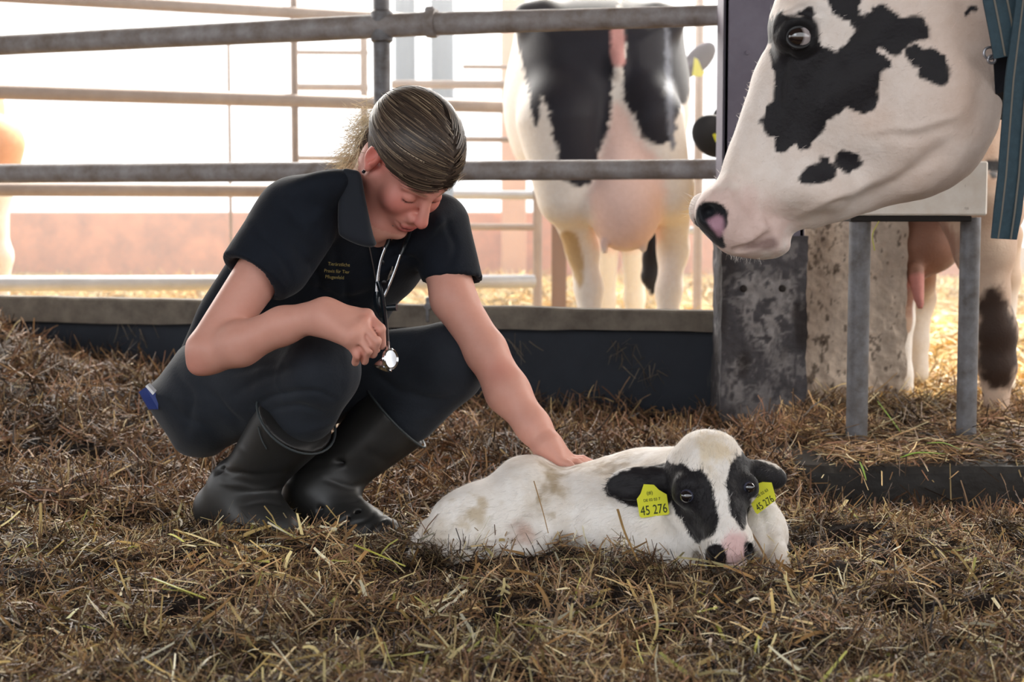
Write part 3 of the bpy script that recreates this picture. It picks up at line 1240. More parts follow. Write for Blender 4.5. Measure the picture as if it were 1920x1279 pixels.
def furry(name, fld, col, n, length, wid, flow, parent, seed=3, lift=0.35, sel=None, jitter=0.25):
    """short hairs growing on the surface of a field mesh"""
    r = np.random.default_rng(seed)
    V, Q = fld.V, fld.Q
    a, b, c_, d_ = V[Q[:, 0]], V[Q[:, 1]], V[Q[:, 2]], V[Q[:, 3]]
    nrm = np.cross(c_ - a, d_ - b)
    nrm /= np.linalg.norm(nrm, axis=1, keepdims=True) + 1e-9
    ctr = (a + b + c_ + d_) / 4
    # only the side that can be seen
    ok = (nrm * (np.array([0, 0, CAMZ]) - ctr)).sum(1) > -0.35
    if sel is not None:
        ok &= sel(ctr)
    idx = np.flatnonzero(ok)
    k = r.choice(idx, n)
    p = ctr[k] + r.normal(size=(n, 3)) * fld.h * 0.4
    nn = nrm[k]
    f = flow(p) + r.normal(size=(n, 3)) * jitter
    f = f - nn * (f * nn).sum(1, keepdims=True)
    f /= np.linalg.norm(f, axis=1, keepdims=True) + 1e-9
    d = f + nn * r.uniform(0.1, 1, (n, 1)) * lift
    cc = col[Q[k, 0]] * r.uniform(0.82, 1.12, (n, 1))
    return ribbons(name, p - nn * 0.0015, d, length * r.uniform(0.5, 1.2, n), np.full(n, wid), cc, M_FUR, parent,
                   bend=0.2, segs=2, side=np.cross(d, nn), taper=0.15, seed=seed)


def rotmat(x, y, z):
    """columns = axes"""
    return [list(map(float, x)), list(map(float, y)), list(map(float, z))]


def frame(u, v):
    u = np.array(u, float); u /= np.linalg.norm(u)
    v = np.array(v, float); v = v - u * (u @ v); v /= np.linalg.norm(v)
    return u, v, np.cross(u, v)


class RotR:
    """rotation given by three world axes, in the form Field.ell wants"""
    pass


def RA(a0, a1, a2):
    m = np.array([a0, a1, a2]).T   # columns are axes; ell uses R[k][i] = component k of axis i
    return m


def leaf_ear(fld, base, tip, normal, width, thick, k=0.01, droop=0.0):
    """flattened leaf along base->tip"""
    base, tip = A3(base), A3(tip)
    u, v, w_ = frame(tip - base, normal)
    L = np.linalg.norm(tip - base)
    fld.ell(base + (tip - base) * 0.52, (L * 0.52, thick, width), RA(u, v, w_), k=k)
    fld.ell(base + (tip - base) * 0.72, (L * 0.28, thick * 0.9, width * 0.72), RA(u, v, w_), k=k)
    fld.cap(base - u * 0.01, base + u * L * 0.4, width * 0.5, width * 0.55, k=k)
    # hollow
    fld.ell(base + (tip - base) * 0.5 - v * thick * 1.25, (L * 0.40, thick * 1.1, width * 0.62), RA(u, v, w_), k=0.006, mode='s')


# ------------------------------------------------------------------ calf
calf = empty('calf', tuple(P(1120, 1050, 3.15)), 'small white newborn calf with black eye patches lying curled in the straw', 'calf')
h = 0.0036
fld = Field((-0.30, 2.62, -0.10), (0.66, 3.52, 0.30), h)
outl = [(770, 1036), (800, 985), (828, 948), (868, 912), (905, 898), (935, 884), (962, 864), (1000, 856), (1030, 867), (1062, 876),
        (1110, 865), (1180, 859), (1240, 851), (1290, 842), (1340, 860), (1400, 885), (1445, 930), (1470, 975), (1474, 1020), (1440, 1085), (1330, 1120), (1100, 1130),
        (900, 1120), (790, 1080)]
fld.infl(outl, lambda px, py: 3.20 - 0.00016 * np.clip(px - 1150, 0, 400), lambda px, py: 0.155 - 0.05 * sstep(1000, 780, px) - 0.03 * sstep(1250, 1450, px), 0.16, k=0.02)
# haunch, hip bone, ribs, shoulder, chest
fld.ell((905, 985, 3.10), (0.10, 0.07, 0.075), k=0.05)
fld.ell((985, 905, 3.15), (0.045, 0.09, 0.035), k=0.04)
fld.ell((1120, 965, 3.10), (0.10, 0.09, 0.085), k=0.05)
fld.ell((1190, 985, 3.03), (0.085, 0.06, 0.075), k=0.05)
fld.ell((1240, 1010, 2.98), (0.08, 0.06, 0.07), k=0.04)
fld.ell((1425, 1000, 3.04), (0.050, 0.07, 0.062), k=0.03)
# folded thigh and cannon at the left, and the fold beside it
fld.cap((985, 1030, 3.03), (850, 1045, 3.02), 0.038, 0.022, k=0.02)
fld.cap((1040, 955, 3.06), (1000, 1020, 3.02), 0.032, 0.036, k=0.03)
fld.cap((860, 1040, 3.03), (800, 1025, 3.08), 0.022, 0.018, k=0.015)
fld.cap((1030, 905, 3.02), (1012, 985, 2.99), 0.010, 0.014, k=0.03, mode='s')
fld.cap((1075, 1030, 2.94), (1130, 1040, 2.93), 0.012, 0.012, k=0.03, mode='s')
# tail
fld.chain([(800, 985, 3.12), (784, 1012, 3.06), (776, 1040, 3.02)], [0.011, 0.010, 0.012], k=0.012)
# front leg folded under the chest
fld.cap((1180, 1050, 3.0), (1290, 1085, 2.92), 0.036, 0.03, k=0.02)
fld.cap((1455, 1040, 2.98), (1466, 1072, 2.93), 0.022, 0.018, k=0.015)
# neck
fld.cap((1215, 930, 3.13), (1315, 905, 3.02), 0.085, 0.066, k=0.05)
# head
fld.ell((1324, 884, 2.965), (0.070, 0.075, 0.068), k=0.02)
fld.ell((1332, 842, 2.975), (0.036, 0.045, 0.026), k=0.03)
fld.cap((1330, 895, 2.955), (1366, 1000, 2.862), 0.068, 0.033, k=0.02)
fld.ell((1368, 1022, 2.850), (0.041, 0.038, 0.036), k=0.02)
fld.cap((1302, 945, 2.975), (1348, 1036, 2.895), 0.042, 0.026, k=0.03)   # cheek and jaw
fld.cap((1350, 1052, 2.88), (1368, 1052, 2.85), 0.026, 0.024, k=0.015)
fld.ell((1286, 925, 2.905), (0.024, 0.024, 0.024), k=0.02)              # orbit
fld.ell((1400, 915, 2.915), (0.022, 0.024, 0.024), k=0.02)
fld.ell((1292, 905, 2.895), (0.020, 0.014, 0.010), k=0.02)
fld.ell((1288, 931, 2.872), (0.0105, 0.012, 0.0090), k=0.005, mode='s')
fld.ell((1404, 914, 2.887), (0.0095, 0.012, 0.0095), k=0.005, mode='s')
fld.ell((1338, 1032, 2.818), (0.008, 0.012, 0.0065), k=0.006, mode='s')   # nostrils
fld.ell((1403, 1026, 2.835), (0.006, 0.012, 0.0075), k=0.006, mode='s')
fld.cap((1325, 1062, 2.83), (1400, 1056, 2.825), 0.0035, 0.0035, k=0.006, mode='s')
# ears
leaf_ear(fld, (1258, 897, 2.965), (1143, 914, 2.965), (0.12, -1.0, 0.35), 0.031, 0.012, k=0.012)
leaf_ear(fld, (1398, 876, 2.975), (1470, 902, 2.99), (-0.1, -1.0, 0.5), 0.024, 0.012, k=0.012)

pm_l = PolyMap([(1262, 873), (1280, 871), (1298, 880), (1313, 882), (1326, 896), (1336, 914), (1342, 936), (1346, 956), (1350, 973), (1346, 990),
                (1336, 1002), (1321, 1012), (1310, 1021), (1297, 1009), (1285, 992), (1272, 970), (1263, 950), (1256, 925), (1250, 900), (1250, 880)])
pm_r = PolyMap([(1378, 862), (1368, 877), (1363, 897), (1365, 920), (1367, 940), (1370, 962), (1380, 978), (1394, 993), (1404, 960), (1412, 930), (1440, 915),
                (1430, 870), (1392, 852)])
pm_el = PolyMap([(1262, 868), (1225, 872), (1170, 880), (1138, 905), (1140, 930), (1190, 952), (1240, 950), (1262, 930)])
pm_er = PolyMap([(1390, 850), (1430, 865), (1480, 890), (1480, 925), (1430, 930), (1400, 925)])
pm_nl = PolyMap([(1326, 1028), (1345, 1020), (1358, 1030), (1362, 1048), (1356, 1066), (1326, 1062)])
pm_nr = PolyMap([(1398, 1018), (1410, 1020), (1416, 1036), (1410, 1052), (1397, 1046)])
pm_np = PolyMap([(1356, 1014), (1375, 1000), (1398, 1008), (1402, 1046), (1378, 1062), (1358, 1050)])
pm_d1 = PolyMap([(1030, 880), (1055, 880), (1048, 920), (1030, 945), (1018, 940), (1028, 910)])
pm_d2 = PolyMap([(868, 955), (905, 945), (905, 965), (880, 985), (862, 980)])
pm_fold = PolyMap([(966, 985), (985, 980), (1000, 1010), (990, 1030), (968, 1020)])
pm_d3 = PolyMap([(1080, 866), (1180, 862), (1170, 876), (1085, 882)])
pm_fr = PolyMap([(1310, 822), (1345, 822), (1370, 850), (1345, 880), (1320, 870)])


def calf_col(V):
    px, py = proj(V)
    base = np.tile(WHITE, (len(V), 1))
    n = fbm(V[:, 0] * 22, V[:, 1] * 22, V[:, 2] * 22, 3)
    dirt = np.array(lin(214, 200, 180))
    t = np.clip(0.15 + 0.4 * n, 0, 0.7)[:, None]
    base = base * (1 - t) + dirt * t
    base = paint(V, base, [(pm_d1, lin(184, 168, 144)), (pm_d2, lin(204, 190, 168)), (pm_d3, lin(196, 182, 164)), (pm_fr, lin(226, 212, 188))], jag=26, soft=22)
    base = paint(V, base, [(pm_fold, lin(210, 186, 174))], jag=10, soft=14)
    front = V[:, 1] < 3.035
    c = paint(V, base, [(pm_l, BLACK), (pm_r, BLACK), (pm_el, BLACK), (pm_er, BLACK)], jag=3.5, soft=1.6)
    c = paint(V, c, [(pm_np, lin(224, 190, 188))], jag=3, soft=10)
    c = paint(V, c, [(pm_nl, lin(22, 18, 22)), (pm_nr, lin(22, 18, 22))], jag=2, soft=1.6)
    # nape behind the head stays white
    keep = (V[:, 1] > 3.03)[:, None]
    return np.where(keep, base, c)


CALFCOL = {}
def keepcol(key, fn):
    def g(V):
        c = fn(V)
        CALFCOL[key] = c
        return c
    return g
calf_rel = relief([([(962, 882), (1000, 925), (1012, 985)], 14, -0.008), ([(800, 1005), (880, 1012), (960, 1002), (985, 985)], 8, -0.005),
                   ([(790, 1022), (880, 1032), (960, 1026)], 6, -0.004), ([(1060, 890), (1076, 960), (1060, 1020)], 12, -0.004), ([(1108, 885), (1130, 960)], 12, -0.003),
                   ([(1150, 895), (1160, 960), (1200, 1030)], 15, -0.006), ([(1252, 955), (1285, 1010), (1318, 1052)], 12, -0.008),
                   ([(1418, 950), (1440, 1000), (1434, 1050)], 8, -0.004), ([(850, 935), (900, 950), (940, 940)], 14, -0.004),
                   ([(1200, 900), (1230, 960), (1240, 1020)], 14, 0.004), ([(1390, 935), (1385, 965), (1392, 990)], 6, -0.002), ([(1300, 885), (1308, 920), (1304, 950)], 8, 0.002)])
fld.build('body', M_HIDE, calf, keepcol('calf', calf_col), disp=lambda V, N: calf_rel(V, N) + 0.0015 * fbm(V[:, 0] * 30, V[:, 1] * 30, V[:, 2] * 45, 2))
cfld = fld


def calf_flow(p):
    px, py = proj(p)
    f = np.tile(np.array([-0.8, 0.0, -0.45]), (len(p), 1))
    head = (px > 1245) & (px < 1425) & (p[:, 1] < 3.04)
    f[head] = np.array([0.05, -0.2, 0.8])
    ear = (px < 1245) & (py < 960) & (p[:, 1] < 3.0)
    f[ear] = np.array([-1, 0, -0.1])
    top = (px > 1290) & (px < 1380) & (py < 860) & (p[:, 1] < 3.04)
    f[top] = np.array([0.1, 0.2, 0.6])
    return f


o = furry('coat_hair', fld, CALFCOL['calf'], 26000, 0.013, 0.0011, calf_flow, calf, seed=5)
o['kind'] = 'stuff'


def eyeball(name, c, r, iris_dir, parent, dark=lin(14, 12, 18), white=None, pr=0.62):
    c = A3(c)
    m = MB()
    iris_dir = np.array(iris_dir, float); iris_dir /= np.linalg.norm(iris_dir)
    n = 20
    prof = [(-r * math.cos(math.pi * i / 14), r * math.sin(math.pi * i / 14)) for i in range(15)]
    m.lathe(c, -iris_dir, prof, n)
    v = np.array(m.v)
    ang = ((v - c) / r) @ iris_dir
    wcol = np.array(white if white is not None else dark)
    t = sstep(pr, pr + 0.06, ang)[:, None]
    col = wcol * (1 - t) + np.array(dark) * t
    return mesh_obj(name, m.v, m.f, M_EYE, parent, col=col)


eyeball('eye', (1288, 930, 2.881), 0.0120, (-0.35, -1, 0.0), calf, white=lin(72, 74, 92), pr=0.45)
eyeball('eye', (1404, 914, 2.900), 0.0108, (0.3, -1, 0.0), calf, white=lin(72, 74, 92), pr=0.45)


def ear_tag(corners, Y, lines, parent_thing, tilt=0.0, label='yellow numbered ear tag'):
    """corners in px, drawn as a rounded plastic plate hanging in the ear"""
    pts = [P(x, y, Y + tilt * (x - corners[0][0]) * 0.001) for x, y in corners]
    o = MB().slab(pts, 0.0022).build('ear_tag', M_TAG, parent_thing, smooth=False, label=label)
    return o, pts


def text_on(name, body, size, origin, xdir, ydir, material, parent, off=0.0016, shear=0.0, xs=1.0, extrude=0.0002):
    c = bpy.data.curves.new(name, 'FONT')
    c.body = body
    c.size = size
    c.extrude = extrude
    c.align_x = 'CENTER'
    c.align_y = 'CENTER'
    c.materials.append(material)
    o = bpy.data.objects.new(name, c)
    COL.objects.link(o)
    x = np.array(xdir, float); x /= np.linalg.norm(x)
    y = np.array(ydir, float); y = y - x * (x @ y); y /= np.linalg.norm(y)
    z = np.cross(x, y)
    p = np.array(origin, float) + z * off
    M = Matrix(((x[0] * xs, y[0], z[0], p[0]), (x[1] * xs, y[1], z[1], p[1]), (x[2] * xs, y[2], z[2], p[2]), (0, 0, 0, 1)))
    bpy.context.view_layer.update()
    dg = bpy.context.evaluated_depsgraph_get()
    me = bpy.data.meshes.new_from_object(o.evaluated_get(dg))
    bpy.data.objects.remove(o)
    me.transform(M)
    me.name = name
    ob = bpy.data.objects.new(name, me)
    COL.objects.link(ob)
    ob.parent = parent
    bpy.context.view_layer.update()
    ob.matrix_parent_inverse = parent.matrix_world.inverted()
    return ob


Yt = 2.935
tg, pts = ear_tag([(1207, 908), (1226, 909), (1236, 919), (1250, 927), (1255, 962), (1252, 965), (1203, 971), (1199, 968), (1194, 936), (1201, 926)], Yt, None, calf)
xd = P(1253, 953, Yt) - P(1200, 960, Yt)
text_on('number', '45 276', 0.0235, P(1226, 956, Yt), xd, (0, 0, 1), M_INK, tg, xs=0.72)
text_on('number', 'DE 02 03 7', 0.0068, P(1222, 937, Yt), xd, (0, 0, 1), M_INK, tg, xs=0.95)
text_on('emblem', '(#)', 0.009, P(1218, 924, Yt), xd, (0, 0, 1), M_INK, tg)
Yt = 2.945
tg, pts = ear_tag([(1416, 908), (1430, 904), (1447, 905), (1455, 935), (1452, 940), (1420, 964), (1416, 961), (1407, 942), (1410, 920)], Yt, None, calf)
xd = P(1452, 930, Yt) - P(1414, 955, Yt)
text_on('number', '45 276', 0.0185, P(1434, 944, Yt), xd, (0, 0, 1), M_INK, tg, xs=0.66)
text_on('number', 'DE 02 03', 0.0070, P(1429, 925, Yt), xd, (0, 0, 1), M_INK, tg, xs=0.9)

# ------------------------------------------------------------------ the big cow at the upper right
cow = empty('cow', (1.9, 3.1, 0.0), 'black and white cow lowering its large head in from the upper right', 'cow')
h = 0.0042
YC = 2.84
fld = Field((0.24, 2.50, 0.50), (1.15, 3.20, 1.26), h)
C6 = lambda L: [(1280 + x / 2.558, y / 2.558) for x, y in L]
head = [(1462, -20), (1449, 12), (1441, 47), (1440, 82), (1425, 109), (1411, 141), (1397, 188), (1378, 242), (1354, 313), (1336, 345), (1319, 362), (1309, 387), (1308, 412),
        (1322, 437), (1348, 460), (1370, 471), (1409, 470), (1452, 467), (1477, 449), (1500, 433), (1534, 427), (1593, 411), (1651, 392),
        (1730, 371), (1780, 344), (1823, 297), (1845, 242), (1858, 195), (1861, 117), (1858, 30), (1850, -60), (1800, -160), (1640, -190), (1520, -110)]


def headW(px, py):
    # half thickness grows from muzzle to cheek
    t = np.clip(((px - 1320) * 0.80 - (py - 420) * 0.6) / 520, 0, 1)
    return 0.052 + 0.060 * sstep(0.0, 0.75, t) + 0.014 * sstep(0.16, 0.0, t)


fld.infl(head, YC, headW, 0.115, k=0.02)
Yn = lambda d: YC - d
# eye orbit and brow, cheek muscle, face crest
fld.ell((1497, 62, Yn(0.085)), (0.042, 0.036, 0.036), k=0.03)
fld.ell((1502, 36, Yn(0.098)), (0.036, 0.026, 0.014), k=0.02)
fld.ell((1750, 190, Yn(0.050)), (0.105, 0.085, 0.13), k=0.06)
fld.cap((1540, 190, Yn(0.088)), (1690, 90, Yn(0.09)), 0.014, 0.02, k=0.04)
fld.cap((1420, 330, Yn(0.045)), (1560, 350, Yn(0.075)), 0.03, 0.03, k=0.05)
# groove between jaw and cheek
fld.cap((1560, 400, Yn(0.122)), (1760, 300, Yn(0.150)), 0.018, 0.024, k=0.03, mode='s')
fld.cap((1560, 300, Yn(0.125)), (1640, 330, Yn(0.140)), 0.022, 0.024, k=0.05, mode='s')
fld.cap((1470, 180, Yn(0.125)), (1420, 330, Yn(0.105)), 0.030, 0.030, k=0.06, mode='s')
# muzzle: nostril wings, upper lip, mouth line, chin
fld.ell((1362, 395, Yn(0.040)), (0.044, 0.038, 0.038), k=0.03)
fld.ell((1402, 440, Yn(0.034)), (0.045, 0.036, 0.030), k=0.03)
fld.ell((1318, 395, YC + 0.050), (0.024, 0.03, 0.030), k=0.02)
fld.ell((1338, 408, Yn(0.078)), (0.022, 0.022, 0.024), k=0.008, mode='s')
fld.ell((1330, 398, Yn(0.066)), (0.014, 0.03, 0.014), k=0.008, mode='s')
fld.cap((1384, 468, Yn(0.052)), (1452, 443, Yn(0.064)), 0.006, 0.009, k=0.01, mode='s')
fld.cap((1452, 443, Yn(0.064)), (1500, 425, Yn(0.085)), 0.009, 0.006, k=0.015, mode='s')
fld.ell((1436, 462, YC), (0.038, 0.05, 0.018), k=0.02)
# eye socket
fld.ell((1498, 70, Yn(0.124)), (0.0205, 0.020, 0.0175), k=0.008, mode='s')
# neck root
fld.cap((1850, 60, YC + 0.01), (1990, 20, YC + 0.06), 0.115, 0.15, k=0.02)
fld.cap((1850, -40, YC + 0.01), (1990, -60, YC + 0.06), 0.12, 0.14, k=0.02)
MP = C6([(430, 80), (470, 40), (488, 75), (540, 82), (590, 44), (640, 62), (622, 110), (650, 180), (680, 222), (740, 236), (790, 182), (838, 140), (790, 100), (740, 92),
         (700, 50), (680, -60), (850, -60), (862, 60), (905, 28), (970, 22), (1012, 62), (1080, 66), (1130, 70), (1182, 120), (1197, 200), (1130, 192), (1072, 232),
         (1040, 262), (980, 250), (930, 230), (962, 270), (1000, 322), (958, 350), (940, 400), (922, 500), (850, 552), (790, 530), (702, 582), (680, 690), (650, 665),
         (600, 700), (560, 715), (540, 690), (480, 740), (440, 730), (430, 670), (395, 640), (380, 590), (402, 520), (440, 450), (437, 350), (424, 240), (380, 200), (390, 100)])
pA = [(PolyMap(MP), BLACK * 1.1),
      (PolyMap(C6([(1060, 232), (1100, 218), (1150, 240), (1200, 230), (1255, 282), (1272, 395), (1212, 410), (1140, 380), (1120, 322), (1068, 300)])), BLACK * 1.1),
      (PolyMap(C6([(548, 850), (640, 785), (680, 740), (722, 790), (735, 850), (662, 885), (590, 882)])), BLACK * 1.3),
      (PolyMap(C6([(745, 740), (800, 730), (852, 740), (842, 800), (800, 846), (770, 820), (740, 790)])), BLACK * 1.3),
      (PolyMap(C6([(1370, 34), (1412, 30), (1400, 58), (1350, 75)])), BLACK * 1.5),
      (PolyMap([(1700, -80), (1580, -90), (1640, -160), (1780, -150)]), BLACK)]
pm_nose = PolyMap([(1312, 384), (1330, 379), (1352, 384), (1364, 400), (1363, 424), (1354, 436), (1360, 462), (1345, 462), (1318, 440), (1303, 415)])
pm_inn = PolyMap([(1326, 412), (1348, 404), (1358, 412), (1356, 436), (1346, 444), (1334, 430)])
pm_eye = PolyMap([(1462, 40), (1500, 28), (1535, 45), (1532, 90), (1500, 110), (1466, 100)])
pm_mth = PolyMap([(1390, 468), (1420, 452), (1450, 445), (1458, 458), (1440, 468)])
pm_mz = PolyMap([(1305, 380), (1330, 345), (1380, 350), (1440, 380), (1480, 420), (1470, 470), (1360, 480), (1310, 440)])


def cow_col(V):
    px, py = proj(V)
    base = np.tile(np.array(lin(238, 230, 224)), (len(V), 1))
    n = fbm(V[:, 0] * 14, V[:, 1] * 14, V[:, 2] * 14, 3)
    t = np.clip(0.25 + 0.35 * n, 0, 0.8)[:, None]
    base = base * (1 - t) + np.array(lin(222, 200, 186)) * t
    # warmer, darker tone along the jaw and throat
    t = sstep(1600, 1850, px + 0.3 * py)[:, None] * 0.45
    base = base * (1 - t) + np.array(lin(204, 172, 152)) * t
    base = paint(V, base, [(pm_mz, lin(222, 196, 188))], jag=16, soft=26)
    c = paint(V, base, [(a, b) for a, b in pA], jag=7, soft=2.2)
    near = (V[:, 1] < YC + 0.035)[:, None]
    c = np.where(near, c, paint(V, base, [(pA[0][0], BLACK)], jag=9, soft=3))
    c = paint(V, c, [(pm_nose, lin(24, 26, 32))], jag=2, soft=2)
    c = paint(V, c, [(pm_inn, lin(176, 136, 152))], jag=2, soft=5)
    c = paint(V, c, [(pm_eye, BLACK * 0.6)], jag=3, soft=6)
    c = paint(V, c, [(pm_mth, lin(140, 116, 110))], jag=3, soft=8)
    d = (V[:, 0] > P(1868, 0, YC)[0]) & (V[:, 2] > 0.5)
    c = np.where(d[:, None], BLACK, c)
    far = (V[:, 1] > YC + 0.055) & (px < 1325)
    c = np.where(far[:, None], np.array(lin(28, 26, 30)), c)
    return c


cow_rel = relief([([(1498, 428), (1560, 394), (1620, 378), (1680, 345), (1740, 300), (1795, 258)], 15, -0.009), ([(1560, 412), (1660, 382), (1760, 338), (1822, 280)], 12, 0.004),
                  ([(1540, 332), (1600, 316), (1665, 285)], 30, -0.007), ([(1620, 262), (1720, 255), (1810, 235)], 12, -0.004), ([(1640, 250), (1720, 236), (1800, 215)], 7, 0.003),
                  ([(1500, 128), (1475, 200), (1440, 275)], 18, 0.005), ([(1482, 95), (1462, 150), (1468, 205)], 8, -0.004), ([(1385, 330), (1400, 370), (1432, 402), (1482, 412)], 13, -0.005),
                  ([(1368, 352), (1378, 400), (1368, 440)], 10, 0.003), ([(1452, 62), (1472, 30), (1508, 20), (1540, 44), (1546, 84)], 6, -0.005), ([(1468, 104), (1500, 116), (1534, 98)], 5, -0.004),
                  ([(1645, 380), (1605, 300), (1622, 220), (1685, 155)], 26, -0.006), ([(1790, 60), (1835, 120), (1842, 190), (1815, 255)], 20, -0.007), ([(1530, 30), (1570, 70), (1590, 120)], 14, -0.004),
                  ([(1400, 300), (1450, 320), (1500, 330)], 10, -0.003), ([(1425, 395), (1440, 430), (1462, 446)], 8, 0.004), ([(1500, 400), (1580, 365), (1640, 340)], 9, 0.004)])
fld.build('head', M_HIDE, cow, keepcol('cow', cow_col), disp=lambda V, N: cow_rel(V, N) + 0.0016 * fbm(V[:, 0] * 22, V[:, 1] * 22, V[:, 2] * 22, 3))
afld = fld


def cow_flow(p):
    return np.tile(np.array([0.75, 0.0, 0.45]), (len(p), 1))


o = furry('coat_hair', fld, CALFCOL['cow'], 9000, 0.008, 0.0008, cow_flow, cow, seed=6, lift=0.25)
o['kind'] = 'stuff'
eyeball('eye', (1498, 69, Yn(0.104)), 0.0215, (-0.95, -1, -0.02), cow, dark=lin(28, 18, 18), white=lin(176, 166, 166), pr=0.50)
# eyelid rims
mb = MB()
for sgn, x0 in ((1, 0), (-1, 0)):
    pts = []
    for i in range(13):
        th = math.pi * i / 12
        pts.append(P(1498 - 22 * math.cos(th), 70 - sgn * 19 * math.sin(th), Yn(0.119 - 0.006 * abs(math.cos(th)))))
    mb.tube(pts, [0.002 + 0.0018 * math.sin(math.pi * i / 12) for i in range(13)], 8)
mb.build('eyelid', mat('black skin', lin(20, 18, 20), 0.45), cow)
# whiskers on the chin and muzzle
r = np.random.default_rng(9)
bs, ds, Ls = [], [], []
for i in range(170):
    x = r.uniform(1362, 1476)
    y = 469 - 22 * sstep(1440, 1480, x)
    bs.append(P(x, y - r.uniform(0, 6), YC - r.uniform(-0.04, 0.03)))
    ds.append([r.normal() * 0.3, r.normal() * 0.2, -1])
    Ls.append(r.uniform(0.008, 0.026) * (1 if x < 1420 else 0.7))
for i in range(40):
    y = r.uniform(110, 380)
    q = P(np.interp(y, [109, 141, 188, 242, 313, 345, 387], [1425, 1411, 1397, 1378, 1354, 1336, 1309]) + 1, y, YC)
    bs.append(q); ds.append([-0.6, 0, r.uniform(-.2, .8)]); Ls.append(r.uniform(0.003, 0.008))
for i in range(16):
    bs.append(P(1306 + r.normal() * 3, 392 + r.normal() * 10, YC + 0.03)); ds.append([-1, 0, r.uniform(-.3, .8)]); Ls.append(r.uniform(0.015, 0.03))
nb = len(bs)
o = ribbons('whiskers', np.array(bs), np.array(ds, float), np.array(Ls), np.full(nb, 0.0011), np.tile(np.array(lin(236, 230, 224)), (nb, 1)), M_FUR, cow, segs=2, taper=0.2, seed=4)
o['kind'] = 'stuff'

# ears and poll above the frame, neck, trunk and legs to the right
fld = Field((0.70, 2.55, -0.03), (3.75, 3.75, 1.55), 0.022)
fld.cap(np.array([1.04, 2.90, 1.02]), np.array([1.45, 3.02, 1.12]), 0.15, 0.20, k=0.05)
fld.cap(np.array([1.45, 3.02, 1.12]), np.array([1.85, 3.10, 1.12]), 0.20, 0.26, k=0.08)
fld.cap(np.array([1.25, 2.95, 1.02]), np.array([1.75, 3.08, 0.95]), 0.12, 0.22, k=0.08)
fld.cap(np.array([1.95, 3.12, 1.02]), np.array([3.05, 3.2, 1.0]), 0.33, 0.37, k=0.1)
fld.cap(np.array([3.05, 3.2, 1.08]), np.array([3.4, 3.2, 1.12]), 0.32, 0.24, k=0.1)
for (x, y) in [(1.85, 2.98), (1.88, 3.28)]:
    fld.chain([np.array([x + 0.12, 0.4 * y + 1.87, 0.95]), np.array([x, y, 0.42]), np.array([x, y, 0.10]), np.array([x - 0.02, y, 0.03])], [0.11, 0.055, 0.04, 0.055], k=0.05)
for (x, y) in [(3.3, 3.02), (3.32, 3.38)]:
    fld.chain([np.array([x, y, 0.9]), np.array([x - 0.08, y, 0.62]), np.array([x + 0.06, y, 0.45]), np.array([x, y, 0.10]), np.array([x - 0.03, y, 0.03])], [0.17, 0.1, 0.05, 0.038, 0.055], k=0.05)


def trunk_col(V):
    n = fbm(V[:, 0] * 2.2, V[:, 1] * 2.2 + 3, V[:, 2] * 2.2, 2)
    t = sstep(-0.1, 0.0, n + 0.9 * (V[:, 0] < 1.7) - 0.9 * (V[:, 2] < 0.6))[:, None]
    return WHITE * 0.9 * (1 - t) + BLACK * t


fld.build('body', M_HIDE, cow, trunk_col)
fld = Field((0.60, 2.55, 1.05), (1.20, 3.35, 1.45), 0.012)
leaf_ear(fld, np.array([0.93, 2.76, 1.22]), np.array([0.98, 2.62, 1.30]), (0.3, 0, 1), 0.05, 0.02)
leaf_ear(fld, np.array([0.93, 2.95, 1.22]), np.array([0.98, 3.18, 1.28]), (0.3, 0, 1), 0.05, 0.02)
fld.ell(np.array([0.87, 2.85, 1.17]), (0.12, 0.11, 0.09), k=0.04)
fld.build('ears', M_HIDE, cow, np.array(BLACK))

# halter strap: wide collar band and the hanging end
M_STRAP = mat('teal webbing', lin(54, 76, 86), 0.75, noise=(90, lin(38, 56, 66), 0.3), bump=(300, 0.3, 0.002))
M_STRIPE = mat('strap stripe', lin(110, 106, 98), 0.8)
strap = empty('neck_strap', tuple(P(1890, 450, 2.62)), 'teal grey webbing collar with its loose end hanging at the right edge', 'strap')


def band(pts_c, wdir, wdt, thick, name, m, parent=strap):
    pts_c = [np.array(q) for q in pts_c]
    vs, fs = [], []
    n = len(pts_c)
    for i, q in enumerate(pts_c):
        t = pts_c[min(i + 1, n - 1)] - pts_c[max(i - 1, 0)]
        t /= np.linalg.norm(t)
        wv = np.array(wdir(i) if callable(wdir) else wdir, float)
        wv = wv - t * (wv @ t)
        wv /= np.linalg.norm(wv)
        nn = np.cross(t, wv)
        ww = wdt[i] if hasattr(wdt, '__len__') else wdt
        for a_, b_ in ((-1, -1), (1, -1), (1, 1), (-1, 1)):
            vs.append(q + wv * ww / 2 * a_ + nn * thick / 2 * b_)
    for i in range(n - 1):
        for k in range(4):
            k2 = (k + 1) % 4
            fs.append((i * 4 + k, i * 4 + k2, (i + 1) * 4 + k2, (i + 1) * 4 + k))
    fs += [(3, 2, 1, 0), tuple((n - 1) * 4 + k for k in range(4))]
    return MB().add(vs, fs).build(name, m, parent, smooth=False)


